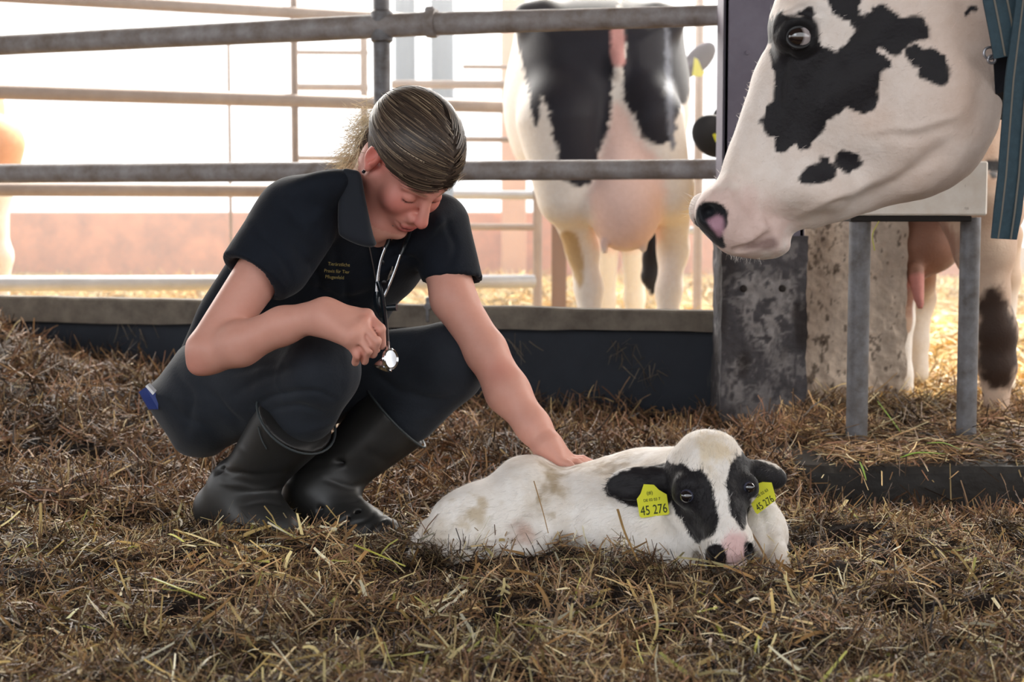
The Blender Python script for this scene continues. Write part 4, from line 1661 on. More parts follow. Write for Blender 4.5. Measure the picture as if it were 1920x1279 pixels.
Ys = YC - 0.150
A_ = [P(1866, -120, Ys + 0.04), P(1868, -60, Ys + 0.015), P(1873, 0, Ys), P(1884, 55, Ys - 0.008), P(1893, 105, Ys - 0.01)]
band(A_, (1, 0, 0), 0.050, 0.004, 'collar_band', M_STRAP)
for dx in (-0.008, 0.012):
    band([q + np.array([dx, -0.0026, 0]) for q in A_], (1, 0, 0), 0.003, 0.0015, 'stripe', M_STRIPE)
B_ = [P(1932, -20, Ys - 0.012), P(1922, 60, Ys - 0.016), P(1911, 150, Ys - 0.018), P(1904, 240, Ys - 0.02), P(1897, 330, Ys - 0.02), P(1889, 400, Ys - 0.018), P(1882, 448, Ys - 0.012)]
band(B_, (1, 0.15, 0), [0.042, 0.044, 0.046, 0.046, 0.046, 0.046, 0.042], 0.004, 'hanging_end', M_STRAP)
for dx in (-0.010, 0.010):
    band([q + np.array([dx, -0.0034 - 0.15 * dx * 0, 0]) for q in B_], (1, 0.15, 0), 0.0028, 0.0015, 'stripe', M_STRIPE)
band([P(1856, -100, YC + 0.0), P(1870, -20, YC - 0.10), P(1884, 110, YC - 0.13), P(1888, 170, YC - 0.10), P(1890, 215, YC - 0.03), P(1890, 222, YC + 0.05)], (1, 0, 0), 0.036, 0.004, 'throat_band', mat('black strap', lin(24, 26, 34), 0.6))
mb = MB()
for (px, py, rr_) in [(1854, 100, 0.009), (1858, 112, 0.006)]:
    c = P(px, py, Ys + 0.005)
    pts = [c + np.array([rr_ * math.cos(t), -0.004, rr_ * math.sin(t)]) for t in np.linspace(0, 2 * math.pi, 15)]
    mb.tube(pts, 0.0022, 8)
mb.build('buckle_ring', mat('buckle', lin(150, 150, 156), 0.3, 0.8), strap)

# ------------------------------------------------------------------ rear view cow behind the barrier
cowb = empty('cow', (float(P(1125, 500, 6.6)[0]), 6.9, 0.0), 'black and white cow seen from behind with a full pink udder', 'cow')
YB = 6.15
sB = YB / F
fld = Field((-0.15, 5.75, -0.02), (0.95, 8.45, 1.62), 0.0105)
cx = P(1125, 200, YB)[0]
outB = [(975, 20), (1040, -5), (1125, -14), (1210, -5), (1272, 30), (1284, 90), (1288, 170), (1276, 240), (1262, 300), (1256, 360), (1200, 400), (1100, 395), (1030, 330), (985, 300), (964, 240), (956, 170), (962, 90)]
fld.infl(outB, 6.42, 0.34, 0.20, k=0.05)
fld.cap(np.array([cx, 6.5, 1.00]), np.array([cx, 7.9, 1.02]), 0.33, 0.34, k=0.1)
fld.cap(np.array([cx, 7.9, 1.1]), np.array([cx + 0.12, 8.2, 1.22]), 0.22, 0.15, k=0.1)
fld.cap(np.array([cx - 0.26, 6.25, 1.32]), np.array([cx - 0.2, 6.25, 1.33]), 0.05, 0.05, k=0.06)
fld.cap(np.array([cx + 0.22, 6.25, 1.32]), np.array([cx + 0.26, 6.25, 1.31]), 0.05, 0.05, k=0.06)
# thighs and hind legs
fld.cap((1050, 230, 6.12), (1062, 370, 6.10), 0.155, 0.105, k=0.08)
fld.cap((1212, 230, 6.12), (1250, 370, 6.12), 0.14, 0.09, k=0.08)
fld.chain([(1062, 350, 6.12), (1092, 470, 6.22), (1104, 540, 6.2), (1108, 660, 6.14), (1106, 725, 6.08)], [0.095, 0.054, 0.046, 0.040, 0.056], k=0.04)
fld.chain([(1256, 350, 6.14), (1262, 470, 6.24), (1254, 545, 6.2), (1250, 660, 6.14), (1250, 725, 6.08)], [0.085, 0.052, 0.042, 0.040, 0.056], k=0.04)
# front legs
fld.chain([(1140, 320, 7.8), (1135, 560, 7.9), (1135, 625, 7.9)], [0.07, 0.045, 0.04], k=0.03)
fld.chain([(1185, 320, 7.8), (1190, 560, 7.9), (1190, 625, 7.9)], [0.07, 0.045, 0.04], k=0.03)
# groove under the tail
fld.cap((1160, 130, 6.02), (1165, 330, 5.98), 0.02, 0.03, k=0.10, mode='s')
fld.ell((1159, 118, 6.085), (0.024, 0.03, 0.05), k=0.03)
# udder
fld.ell((1172, 390, 6.05), (0.128, 0.13, 0.155), k=0.05)
fld.ell((1168, 290, 6.09), (0.075, 0.08, 0.16), k=0.06)
fld.cap((1133, 455, 6.0), (1133, 470, 6.0), 0.018, 0.013, k=0.012)
fld.cap((1205, 455, 6.02), (1206, 468, 6.02), 0.018, 0.013, k=0.012)
# tail hanging, switched to the right leg
fld.chain([(1200, 250, 6.36), (1225, 400, 6.36), (1222, 480, 6.34), (1218, 520, 6.34), (1222, 552, 6.34)], [0.02, 0.02, 0.034, 0.030, 0.012], k=0.02)
# head turned to the right, ear
fld.cap(np.array([cx + 0.15, 8.15, 1.15]), np.array([cx + 0.42, 8.2, 1.12]), 0.12, 0.06, k=0.05)
pBl = PolyMap([(975, -40), (1145, -40), (1150, 100), (1146, 190), (1140, 240), (1120, 290), (1108, 345), (1050, 335), (1044, 290), (1030, 215), (1014, 178), (1008, 232), (1000, 225), (988, 160), (972, 90), (968, 60)])
pBr = PolyMap([(1170, -40), (1300, -40), (1295, 160), (1272, 210), (1262, 262), (1238, 272), (1208, 262), (1190, 215), (1172, 195), (1168, 130), (1172, 80)])
pBv = PolyMap([(1150, 40), (1166, 40), (1172, 110), (1160, 124), (1146, 110)])
pBu = PolyMap([(1150, 200), (1172, 205), (1200, 260), (1240, 310), (1246, 400), (1236, 450), (1200, 468), (1130, 470), (1112, 440), (1106, 350), (1130, 280)])
pBh = PolyMap([(1050, 440), (1080, 440), (1095, 500), (1088, 540), (1068, 500)])
pTs = PolyMap([(1215, 420), (1242, 425), (1240, 500), (1232, 548), (1208, 540), (1202, 505)])
pWst = PolyMap([(1246, 60), (1254, 60), (1266, 250), (1254, 262)])


def cowb_col(V):
    px, py = proj(V)
    base = np.tile(WHITE * 0.95, (len(V), 1))
    c = paint(V, base, [(pBu, lin(242, 212, 204))], jag=4, soft=14)
    c = paint(V, c, [(pBl, lin(34, 34, 44)), (pBr, lin(34, 34, 44))], jag=5, soft=3)
    c = paint(V, c, [(pWst, lin(120, 126, 140))], jag=3, soft=5)
    c = paint(V, c, [(pBv, lin(214, 160, 156)), (pBh, lin(196, 170, 130))], jag=2, soft=4)
    ts = (V[:, 1] > 6.28) & (V[:, 1] < 6.41)
    c = np.where(ts[:, None], paint(V, c, [(pTs, lin(22, 22, 30))], jag=3, soft=3), c)
    n = fbm(V[:, 0] * 3, V[:, 1] * 2.0, V[:, 2] * 3, 2)
    side = V[:, 1] > 6.55
    c = np.where((side & (n > 0.05) & (V[:, 2] > 0.62))[:, None], np.array(lin(34, 34, 44)), c)
    c = np.where((V[:, 1] > 7.95)[:, None] & (V[:, 2] > 0.9)[:, None], np.array(lin(40, 38, 48)), c)
    # nearly black legs edge
    return c


fld.build('body', M_HIDE, cowb, cowb_col)


def simple_ear(parent, base, tip, normal, width, m, name='ear'):
    b0, t0 = A3(base), A3(tip)
    lo = np.minimum(b0, t0) - width * 1.6
    hi = np.maximum(b0, t0) + width * 1.6
    f = Field(lo, hi, 0.006)
    leaf_ear(f, b0, t0, normal, width, width * 0.34, k=0.008)
    return f.build(name, M_HIDE, parent, np.array(m))


e = simple_ear(cowb, (1284, 140, 8.15), (1336, 84, 8.1), (0.3, -1, 0.3), 0.055, lin(58, 48, 66))
o = MB().slab([P(*q, 8.05) for q in [(1302, 108), (1309, 112), (1316, 130), (1322, 136), (1314, 144), (1298, 142), (1300, 128)]], 0.004).build('ear_tag', M_TAG, cowb, smooth=False)

# ------------------------------------------------------------------ cow behind the pipes
cowd = empty('cow', (1.2, 5.6, 0.0), 'pale cow behind the two support pipes with a dung stained hind hock', 'cow')
fld = Field((0.55, 4.35, -0.05), (1.75, 6.75, 1.15), 0.0105)
fld.cap((1790, 300, 5.0), (1700, 290, 5.6), 0.20, 0.26, k=0.08)
fld.cap((1700, 290, 5.6), (1480, 260, 6.3), 0.26, 0.22, k=0.08)
fld.cap((1870, 370, 4.72), (1880, 400, 4.75), 0.075, 0.06, k=0.08)
fld.chain([(1838, 400, 4.66), (1846, 470, 4.62), (1858, 540, 4.6), (1868, 620, 4.6), (1870, 690, 4.6), (1868, 740, 4.6), (1868, 790, 4.6), (1868, 818, 4.58)],
          [0.115, 0.078, 0.045, 0.052, 0.047, 0.030, 0.033, 0.045], k=0.03)
fld.chain([(1730, 470, 5.4), (1728, 560, 5.6), (1722, 640, 5.6), (1722, 700, 5.6)], [0.05, 0.042, 0.030, 0.035], k=0.03)
fld.chain([(1690, 480, 4.98), (1690, 600, 4.98), (1693, 700, 4.98), (1703, 770, 4.98), (1706, 806, 4.96)], [0.06, 0.034, 0.024, 0.028, 0.036], k=0.03)
fld.chain([(1800, 340, 5.3), (1885, 440, 5.5), (1890, 520, 5.5), (1884, 640, 5.5), (1884, 740, 5.5)], [0.12, 0.05, 0.036, 0.03, 0.035], k=0.03)
# udder and teats
fld.ell((1722, 455, 5.0), (0.13, 0.12, 0.10), k=0.05)
fld.cap((1716, 510, 4.90), (1725, 572, 4.86), 0.026, 0.013, k=0.012)
fld.cap((1690, 500, 5.05), (1694, 530, 5.05), 0.02, 0.013, k=0.015)
pDk = PolyMap([(1836, 560), (1880, 545), (1905, 600), (1915, 660), (1900, 715), (1875, 735), (1850, 725), (1832, 680)])
pDu = PolyMap([(1690, 400), (1760, 410), (1800, 460), (1780, 510), (1740, 560), (1735, 590), (1710, 590), (1690, 540)])
pDt = PolyMap([(1702, 520), (1742, 520), (1738, 590), (1712, 590)])


def cowd_col(V):
    px, py = proj(V)
    c = np.tile(np.array(lin(212, 190, 172)), (len(V), 1))
    n = fbm(V[:, 0] * 8, V[:, 1] * 8, V[:, 2] * 8, 3)
    t = np.clip(0.3 + 0.5 * n, 0, 0.9)[:, None]
    c = c * (1 - t) + np.array(lin(176, 140, 116)) * t
    c = paint(V, c, [(pDu, lin(168, 134, 116))], jag=8, soft=14)
    c = paint(V, c, [(pDu, lin(150, 112, 96))], jag=8, soft=14)
    c = np.where((V[:, 1] < 4.935)[:, None], paint(V, c, [(pDt, lin(206, 140, 132))], jag=2, soft=5), c)
    nr = V[:, 1] < 4.75
    c = np.where(nr[:, None], paint(V, c, [(pDk, lin(58, 42, 34))], jag=9, soft=9), c)
    low = (sstep(520, 600, py) * (V[:, 1] > 4.95))[:, None]
    c = c * (1 - low) + WHITE * low
    blk = PolyMap([(1850, 300), (1874, 300), (1870, 330), (1858, 330)])
    return paint(V, c, [(blk, BLACK)], jag=2, soft=2)


fld.build('body', M_HIDE, cowd, cowd_col)
e = simple_ear(cowd, (1378, 276, 6.2), (1303, 236, 6.15), (-0.1, -1, 0.2), 0.075, lin(24, 26, 34))
simple_ear(cowd, (1392, 250, 6.3), (1345, 205, 6.3), (0.1, -1, 0.2), 0.06, lin(24, 26, 34), 'ear')
MB().slab([P(*q, 6.05) for q in [(1336, 252), (1341, 250), (1360, 272), (1362, 290), (1352, 284), (1340, 262)]], 0.004).build('ear_tag', M_TAG, cowd, smooth=False)
fld = Field((0.60, 6.0, 0.55), (1.25, 6.9, 1.15), 0.014)
fld.cap((1400, 262, 6.35), (1470, 275, 6.35), 0.085, 0.12, k=0.05)
fld.cap((1420, 280, 6.30), (1440, 400, 6.15), 0.08, 0.05, k=0.05)
fld.build('head', M_HIDE, cowd, np.array(lin(40, 40, 48)))

# pale cow cut by the left edge
cowl = empty('cow', (-2.35, 7.6, 0.0), 'sunlit orange and white cow cut off by the left picture edge', 'cow')
fld = Field((-3.6, 7.15, -0.02), (-2.05, 8.1, 1.5), 0.02)
fld.cap(np.array([-2.52, 7.6, 1.06]), np.array([-3.3, 7.6, 1.05]), 0.27, 0.30, k=0.1)
for (px_, yy) in [(3, 7.45), (-40, 7.75)]:
    q = P(px_, 450, yy)
    fld.chain([np.array([q[0] - 0.03, yy, 0.9]), np.array([q[0] - 0.04, yy, 0.55]), np.array([q[0] - 0.01, yy, 0.42]), np.array([q[0] - 0.02, yy, 0.1]), np.array([q[0] - 0.02, yy, 0.04])], [0.14, 0.06, 0.05, 0.04, 0.055], k=0.05)
fld.chain([np.array([-3.2, 7.4, 0.8]), np.array([-3.2, 7.4, 0.4]), np.array([-3.2, 7.4, 0.05])], [0.12, 0.05, 0.05], k=0.05)
fld.chain([np.array([-3.3, 7.75, 0.8]), np.array([-3.3, 7.75, 0.4]), np.array([-3.3, 7.75, 0.05])], [0.12, 0.05, 0.05], k=0.05)
fld.build('body', M_HIDE, cowl, lambda V: np.where((V[:, 2] > 0.8)[:, None], np.array(lin(226, 164, 120)), WHITE))


# ------------------------------------------------------------------ the woman
def front_depth(V, px, py, rad=7):
    x, y = proj(V)
    m = (np.abs(x - px) < rad) & (np.abs(y - py) < rad)
    while not m.any():
        rad *= 2
        m = (np.abs(x - px) < rad) & (np.abs(y - py) < rad)
    return float(V[m, 1].min())


M_SKIN = mat('skin', attr=True, rough=0.48, spec=0.35, sss=0.12, bump=(140, 0.12, 0.0015), noise=(28, (0.93, 0.88, 0.86), 0.25))
M_HAIR = mat('hair', attr=True, rough=0.6, spec=0.25, bump=(220, 0.5, 0.002))
M_SHIRT = mat('black polo cotton', lin(24, 30, 40), 0.85, spec=0.2, noise=(14, lin(18, 22, 30), 0.25), bump=(220, 0.25, 0.002), sheen=0.08)
M_DENIM = mat('dark denim', lin(41, 46, 54), 0.8, spec=0.22, noise=(9, lin(29, 33, 40), 0.25), bump=(160, 0.3, 0.002), sheen=0.1)
M_BOOT = mat('dark rubber boot', lin(44, 44, 44), 0.45, spec=0.45, noise=(9, lin(34, 33, 32), 0.25), bump=(18, 0.25, 0.004))
M_RIM = mat('boot seam', lin(52, 58, 60), 0.5)

woman = empty('person', tuple(P(560, 1000, 3.35)), 'person in a black polo shirt and dark jeans crouching and touching the calf', 'person')

HC = P(768, 303, 3.24)
p_ = math.radians(54)
fx, fy = 0.66, -0.751
hF = np.array([fx * math.cos(p_), fy * math.cos(p_), -math.sin(p_)])
hU = np.array([fx * math.sin(p_), fy * math.sin(p_), math.cos(p_)])
hR = np.cross(hF, hU)
HR = RA(hR, hF, hU)


def H(r_, f_, u_):
    return HC + hR * r_ + hF * f_ + hU * u_


def hloc(V):
    d = np.asarray(V) - HC
    return d @ hR, d @ hF, d @ hU


h = 0.0031
fld = Field((-0.68, 2.90, -0.02), (0.20, 3.50, 0.90), h)
# arms
fld.chain([(556, 415, 3.215), (515, 472, 3.168), (390, 652, 3.10)], [0.048, 0.048, 0.037], k=0.02)
fld.cap((384, 665, 3.10), (370, 686, 3.095), 0.026, 0.015, k=0.03)
fld.chain([(394, 664, 3.10), (450, 645, 3.07), (530, 611, 3.04), (608, 588, 3.01)], [0.036, 0.0385, 0.032, 0.027], k=0.018)
kn = [(688, 592, 3.005), (681, 608, 2.985), (671, 624, 2.978), (658, 640, 2.982)]
pip = [(713, 617, 2.990), (705, 639, 2.968), (690, 656, 2.964), (671, 666, 2.972)]
tip = [(716, 648, 3.012), (699, 664, 2.985), (683, 677, 2.985), (666, 680, 2.992)]
rad = [0.0096, 0.0098, 0.0092, 0.0082]
for i in range(4):
    w0 = (612 - 3 * i, 586 + 7 * i, 3.012)
    fld.cap(w0, kn[i], 0.019, rad[i] + 0.0022, k=0.022)
for i in range(4):
    fld.cap(kn[i], pip[i], rad[i] + 0.0004, rad[i], k=0.003)
    fld.cap(pip[i], tip[i], rad[i], rad[i] * 0.85, k=0.003)
    fld.ell((kn[i][0] + 1, kn[i][1] - 2, kn[i][2] - 0.006), 0.0085, k=0.010)
fld.chain([(632, 606, 3.04), (676, 636, 3.055), (704, 654, 3.045)], [0.017, 0.012, 0.0095], k=0.01)
fld.cap((620, 600, 2.995), (655, 628, 2.965), 0.012, 0.014, k=0.03)
for i in range(3):
    m0 = tuple((np.array(kn[i]) * 0.55 + np.array(pip[i]) * 0.45 + np.array(kn[i + 1]) * 0.55 + np.array(pip[i + 1]) * 0.45) / 2 - np.array([0, 0, 0.010]))
    m1 = tuple((np.array(pip[i]) + np.array(pip[i + 1])) / 2 - np.array([0, 0, 0.008]))
    m2 = tuple((np.array(tip[i]) + np.array(tip[i + 1])) / 2 - np.array([0, 0, 0.006]))
    fld.chain([m0, m1, m2], [0.0014, 0.0024, 0.003], k=0.006, mode='s')
# far arm
fld.chain([(822, 430, 3.38), (850, 560, 3.33), (908, 655, 3.30)], [0.052, 0.042, 0.040], k=0.02)
fld.chain([(912, 660, 3.30), (952, 735, 3.27), (1000, 800, 3.235), (1026, 836, 3.215)], [0.039, 0.0405, 0.031, 0.0265], k=0.02)
kl = [(1070, 862, 3.255), (1068, 864, 3.230), (1062, 866, 3.206), (1052, 868, 3.184)]
tl = [(1108, 868, 3.290), (1104, 872, 3.252), (1096, 876, 3.214), (1078, 882, 3.172)]
ml = [(1092, 862, 3.275), (1088, 866, 3.243), (1080, 868, 3.210), (1066, 872, 3.178)]
for i in range(4):
    fld.cap((1028, 838, 3.225 - 0.008 * i), kl[i], 0.019, 0.0115, k=0.02)
    fld.cap(kl[i], ml[i], 0.0098, 0.009, k=0.004)
    fld.cap(ml[i], tl[i], 0.009, 0.0078, k=0.003)
fld.chain([(1034, 848, 3.24), (1056, 870, 3.285), (1072, 884, 3.30)], [0.016, 0.011, 0.009], k=0.01)
# neck and upper chest (inside the shirt)
fld.chain([H(0, -0.038, -0.055), (692, 385, 3.315), (670, 430, 3.36)], [0.056, 0.054, 0.075], k=0.03)
fld.ell((680, 460, 3.41), (0.10, 0.06, 0.08), k=0.03)
fld.cap((600, 400, 3.30), (560, 415, 3.22), 0.06, 0.055, k=0.03)
fld.cap((770, 430, 3.40), (822, 430, 3.38), 0.05, 0.05, k=0.03)
# throat: front of the neck to the open collar
fld.cap(H(0.0, 0.0, -0.09), (705, 420, 3.27), 0.038, 0.034, k=0.03)
# skull and face
fld.ell(H(0, -0.012, 0.034), (0.073, 0.090, 0.080), HR, k=0.02)
fld.ell(H(0, 0.030, -0.034), (0.056, 0.058, 0.078), HR, k=0.02)
for s_ in (1, -1):
    fld.cap(H(0.050 * s_, 0.000, -0.050), H(0.016 * s_, 0.064, -0.106), 0.020, 0.016, k=0.025)
    fld.ell(H(0.036 * s_, 0.060, -0.036), (0.025, 0.025, 0.024), HR, k=0.025)
    fld.cap(H(0.012 * s_, 0.084, 0.014), H(0.045 * s_, 0.066, 0.012), 0.010, 0.009, k=0.015)
    fld.ell(H(0.031 * s_, 0.096, -0.008), (0.016, 0.014, 0.009), HR, k=0.012, mode='s')
    fld.ell(H(0.031 * s_, 0.0740, -0.009), (0.0150, 0.0135, 0.0125), HR, k=0.004)
    fld.cap(H(0.019 * s_, 0.088, -0.0155), H(0.043 * s_, 0.078, -0.0145), 0.0018, 0.0018, k=0.004, mode='s')
    fld.ell(H(0.0125 * s_, 0.096, -0.046), (0.0088, 0.0105, 0.0085), HR, k=0.006)
    fld.ell(H(0.0065 * s_, 0.103, -0.055), (0.0030, 0.006, 0.004), HR, k=0.002, mode='s')
    fld.cap(H(0.020 * s_, 0.094, -0.050), H(0.034 * s_, 0.080, -0.070), 0.0030, 0.0030, k=0.010, mode='s')
    # ear
    fld.ell(H(0.074 * s_, -0.016, -0.006), (0.010, 0.019, 0.030), HR, k=0.006)
    fld.ell(H(0.082 * s_, -0.014, -0.003), (0.007, 0.011, 0.018), HR, k=0.004, mode='s')
    fld.ell(H(0.076 * s_, -0.008, -0.031), (0.006, 0.008, 0.009), HR, k=0.005)
    fld.cap(H(0.080 * s_, -0.005, -0.014), H(0.078 * s_, -0.002, -0.004), 0.004, 0.003, k=0.004)
fld.ell(H(0, 0.056, 0.040), (0.050, 0.022, 0.03), HR, k=0.02)
fld.cap(H(0, 0.088, 0.004), H(0, 0.113, -0.036), 0.0075, 0.0115, k=0.012)
fld.ell(H(0, 0.1145, -0.041), (0.0115, 0.0105, 0.0105), HR, k=0.006)
fld.ell(H(0, 0.078, -0.068), (0.030, 0.024, 0.026), HR, k=0.018)
fld.ell(H(0, 0.098, -0.0705), (0.023, 0.009, 0.0054), HR, k=0.006)
fld.ell(H(0, 0.094, -0.0815), (0.020, 0.010, 0.0066), HR, k=0.006)
fld.cap(H(-0.029, 0.089, -0.0710), H(0, 0.1065, -0.0765), 0.0022, 0.0025, k=0.003, mode='s')
fld.cap(H(0.029, 0.089, -0.0710), H(0, 0.1065, -0.0765), 0.0022, 0.0025, k=0.003, mode='s')
fld.ell(H(0, 0.082, -0.108), (0.019, 0.018, 0.016), HR, k=0.015)


def skin_col(V):
    base = np.array(lin(210, 156, 140))
    c = np.tile(base, (len(V), 1))
    n = fbm(V[:, 0] * 20, V[:, 1] * 20, V[:, 2] * 20, 3)[:, None]
    c = c * (1 + 0.05 * n)
    r_, f_, u_ = hloc(V)
    hd = (np.abs(r_) < 0.1) & (f_ > -0.12) & (np.abs(u_) < 0.135) & (np.linalg.norm(V - HC, axis=1) < 0.14)

    c = np.where(hd[:, None], c * np.array([0.93, 0.80, 0.82]), c)  # head darkened and pinkened for the shade on the face

    def spot(c, a, b, w_, col, amt, s=(1, 1, 1)):
        d = np.sqrt(((np.abs(r_) - a[0]) * s[0]) ** 2 + ((f_ - a[1]) * s[1]) ** 2 + ((u_ - a[2]) * s[2]) ** 2)
        t = (sstep(b, w_, d) * amt * hd)[:, None]
        return c * (1 - t) + np.array(col) * t
    c = spot(c, (0.040, 0.070, -0.034), 0.045, 0.004, lin(206, 112, 104), 0.55)
    c = spot(c, (0, 0.115, -0.042), 0.026, 0.004, lin(208, 112, 104), 0.6)
    c = spot(c, (0.078, -0.012, -0.006), 0.045, 0.012, lin(216, 112, 100), 0.6)
    c = spot(c, (0, 0.098, -0.071), 0.016, 0.011, lin(178, 92, 88), 0.9, (0.55, 1, 1.9))
    c = spot(c, (0, 0.096, -0.0825), 0.016, 0.011, lin(190, 100, 96), 0.9, (0.6, 1, 1.7))
    c = spot(c, (0, 0.1045, -0.0765), 0.012, 0.008, lin(90, 44, 44), 0.8, (0.40, 1, 5))
    # eyebrows and lash lines
    c = spot(c, (0.030, 0.088, 0.016), 0.012, 0.007, lin(122, 92, 70), 0.75, (0.50, 0.4, 2.6))
    c = spot(c, (0.031, 0.086, -0.0158), 0.010, 0.006, lin(58, 38, 34), 0.95, (0.58, 0.4, 3.6))
    # knuckles and elbow a little redder
    for q, rr_ in [(P(690, 605, 2.99), 0.03), (P(674, 664, 2.975), 0.03), (P(372, 682, 3.09), 0.05), (P(935, 700, 3.26), 0.05)]:
        d = np.linalg.norm(V - q, axis=1)
        t = (sstep(rr_, 0, d) * 0.4)[:, None]
        c = c * (1 - t) + np.array(lin(206, 122, 108)) * t
    return c


fld.build('body', M_SKIN, woman, skin_col)

# hair ------------------------------------------------------------
HRAD = np.array([0.0845, 0.1065, 0.0925])
HCEN = H(0, -0.016, 0.036)


def hairfn(X, Y, Z):
    x, y, z = X - HC[0], Y - HC[1], Z - HC[2]
    r_ = x * hR[0] + y * hR[1] + z * hR[2]
    f_ = x * hF[0] + y * hF[1] + z * hF[2]
    u_ = x * hU[0] + y * hU[1] + z * hU[2]
    a, b, c = r_ / HRAD[0], (f_ + 0.016) / HRAD[1], (u_ - 0.036) / HRAD[2]
    k0 = np.sqrt(a * a + b * b + c * c)
    e = (k0 - 1) * 0.088
    # hairline: low fringe across the brow, rising behind the ear, open at the nape
    line = 0.022 + 0.06 * (f_ - 0.02) - 0.010 * np.sqrt(np.clip(np.abs(r_) / 0.08, 0, 1))
    line = np.where(f_ < -0.02, -0.004 + 1.25 * (f_ + 0.02) + 0.012, line)
    cut = (line - u_) * 0.9
    return np.maximum(e, cut)


fld = Field(HC - 0.17, HC + 0.17, 0.0034)
fld.op(HC - 0.12, HC + 0.12, hairfn, 0)
fld.chain([(712, 245, 3.335), (688, 275, 3.350), (668, 305, 3.355)], [0.028, 0.020, 0.010], k=0.03)
# parting
fld.cap(H(-0.012, 0.075, 0.105), H(0.004, -0.02, 0.128), 0.002, 0.002, k=0.006, mode='s')


def hair_col(V):
    n = fbm(V[:, 0] * 50, V[:, 1] * 50, V[:, 2] * 50, 3)[:, None]
    c = np.array(lin(70, 58, 50)) * (1 + 0.25 * n)
    r_, f_, u_ = hloc(V)
    return c


def hair_disp(V, N):
    r_, f_, u_ = hloc(V)
    a = vnoise(u_ * 55 + f_ * 14, r_ * 45, f_ * 8)
    b = vnoise(u_ * 120 + f_ * 30, r_ * 100, f_ * 16)
    return 0.0035 * a + 0.0018 * b


hobj = fld.build('hair', M_HAIR, woman, hair_col, disp=hair_disp)
# strands following the combed surface
r = np.random.default_rng(21)
n = 5200
dirs = r.normal(size=(n, 3))
dirs /= np.linalg.norm(dirs, axis=1, keepdims=True)
q = dirs.copy()                      # unit sphere coordinates (r, f, u) of the shell
q = q[(q[:, 2] > -0.15 + 0.1 * q[:, 1])]
n = len(q)
bun = np.array([0.25, -1.0, 0.02])
bun /= np.linalg.norm(bun)
S = 9
path = np.zeros((n, S, 3))
hs = 1.01 + r.uniform(0.0, 0.06, n)
part = np.where(q[:, 0] > -0.12, 1.0, -1.0)
for i in range(S):
    path[:, i] = q * hs[:, None]
    tgt = bun[None] * 1.0 + np.stack([part * 0.55, 0 * part, -0.25 + 0 * part], 1) * np.clip(q[:, 1:2] + 0.65, 0, 1.4)
    t = tgt - q * (tgt * q).sum(1, keepdims=True)
    t /= np.linalg.norm(t, axis=1, keepdims=True) + 1e-6
    q = q + t * 0.085
    q /= np.linalg.norm(q, axis=1, keepdims=True)
loc = path * HRAD
W3 = HCEN + loc[..., 0:1] * hR + loc[..., 1:2] * hF + loc[..., 2:3] * hU
# drop points below the hairline
rr_, ff_, uu_ = loc[..., 0], loc[..., 1] - 0.016, loc[..., 2] + 0.036
line_ = np.where(ff_ < -0.02, -0.012 + 1.25 * (ff_ + 0.02), 0.018 + 0.06 * (ff_ - 0.02) - 0.010 * np.sqrt(np.clip(np.abs(rr_) / 0.08, 0, 1)))
good = (uu_ > line_ - 0.004).all(1)
W3 = W3[good]
n = len(W3)
tang = np.gradient(W3, axis=1)
nrm = (W3 - HCEN[None, None])
side = np.cross(tang, nrm)
side /= np.linalg.norm(side, axis=2, keepdims=True) + 1e-9
wd = np.linspace(1, 0.4, S)[None, :, None] * r.uniform(0.0006, 0.0013, (n, 1, 1))
V = np.stack([W3 - side * wd, W3 + side * wd], 2).reshape(-1, 3)
b_ = (np.arange(n) * S * 2)[:, None]
Fc = np.concatenate([b_ + np.array([2 * i, 2 * i + 1, 2 * i + 3, 2 * i + 2])[None] for i in range(S - 1)])
pal = np.array([lin(78, 64, 54), lin(98, 82, 68), lin(128, 112, 92), lin(60, 50, 44), lin(158, 142, 120)])
cc = pal[r.choice(5, n, p=[0.34, 0.22, 0.07, 0.33, 0.04])] * r.uniform(0.8, 1.2, (n, 1))
M_STRAND = mat('hair strands', attr=True, rough=0.42, spec=0.4)
o = mesh_obj('hair_strands', V, Fc, M_STRAND, hobj, col=np.repeat(cc, S * 2, axis=0))
o['kind'] = 'stuff'
# loose flyaway hair and the ponytail tuft, backlight in their pale colour
bs, ds, Ls = [], [], []
for i in range(650):
    t = r.uniform(0, 1)
    bs.append(P(698 - 46 * t + r.normal() * 11, 205 + 105 * t + r.normal() * 12, 3.34 + r.normal() * 0.02))
    ds.append([-0.55 + r.normal() * 0.35, r.normal() * 0.3, -0.35 + r.normal() * 0.45]); Ls.append(r.uniform(0.02, 0.06))
for i in range(260):
    bs.append(P(668 + r.normal() * 9, 300 + r.normal() * 9, 3.35 + r.normal() * 0.012))
    ds.append([-0.75 + r.normal() * 0.18, r.normal() * 0.2, -0.45 + r.normal() * 0.22]); Ls.append(r.uniform(0.025, 0.055))
for i in range(420):
    a_ = r.uniform(math.radians(80), math.radians(190)) if i % 3 else r.uniform(math.radians(-25), math.radians(80))
    rr1 = np.array([math.cos(a_), math.sin(a_)])
    x_, y_ = 768 + 97 * rr1[0], 300 - 108 * rr1[1]
    bs.append(P(x_, y_, 3.27 + r.normal() * 0.03))
    ds.append([rr1[0] * 0.3 - rr1[1] * 0.8 + r.normal() * 0.3, r.normal() * 0.3, rr1[1] * 0.35 + rr1[0] * 0.8 + r.normal() * 0.3])
    Ls.append(r.uniform(0.012, 0.03) * (1.35 if rr1[0] < 0.2 else 0.7))
nb = len(bs)
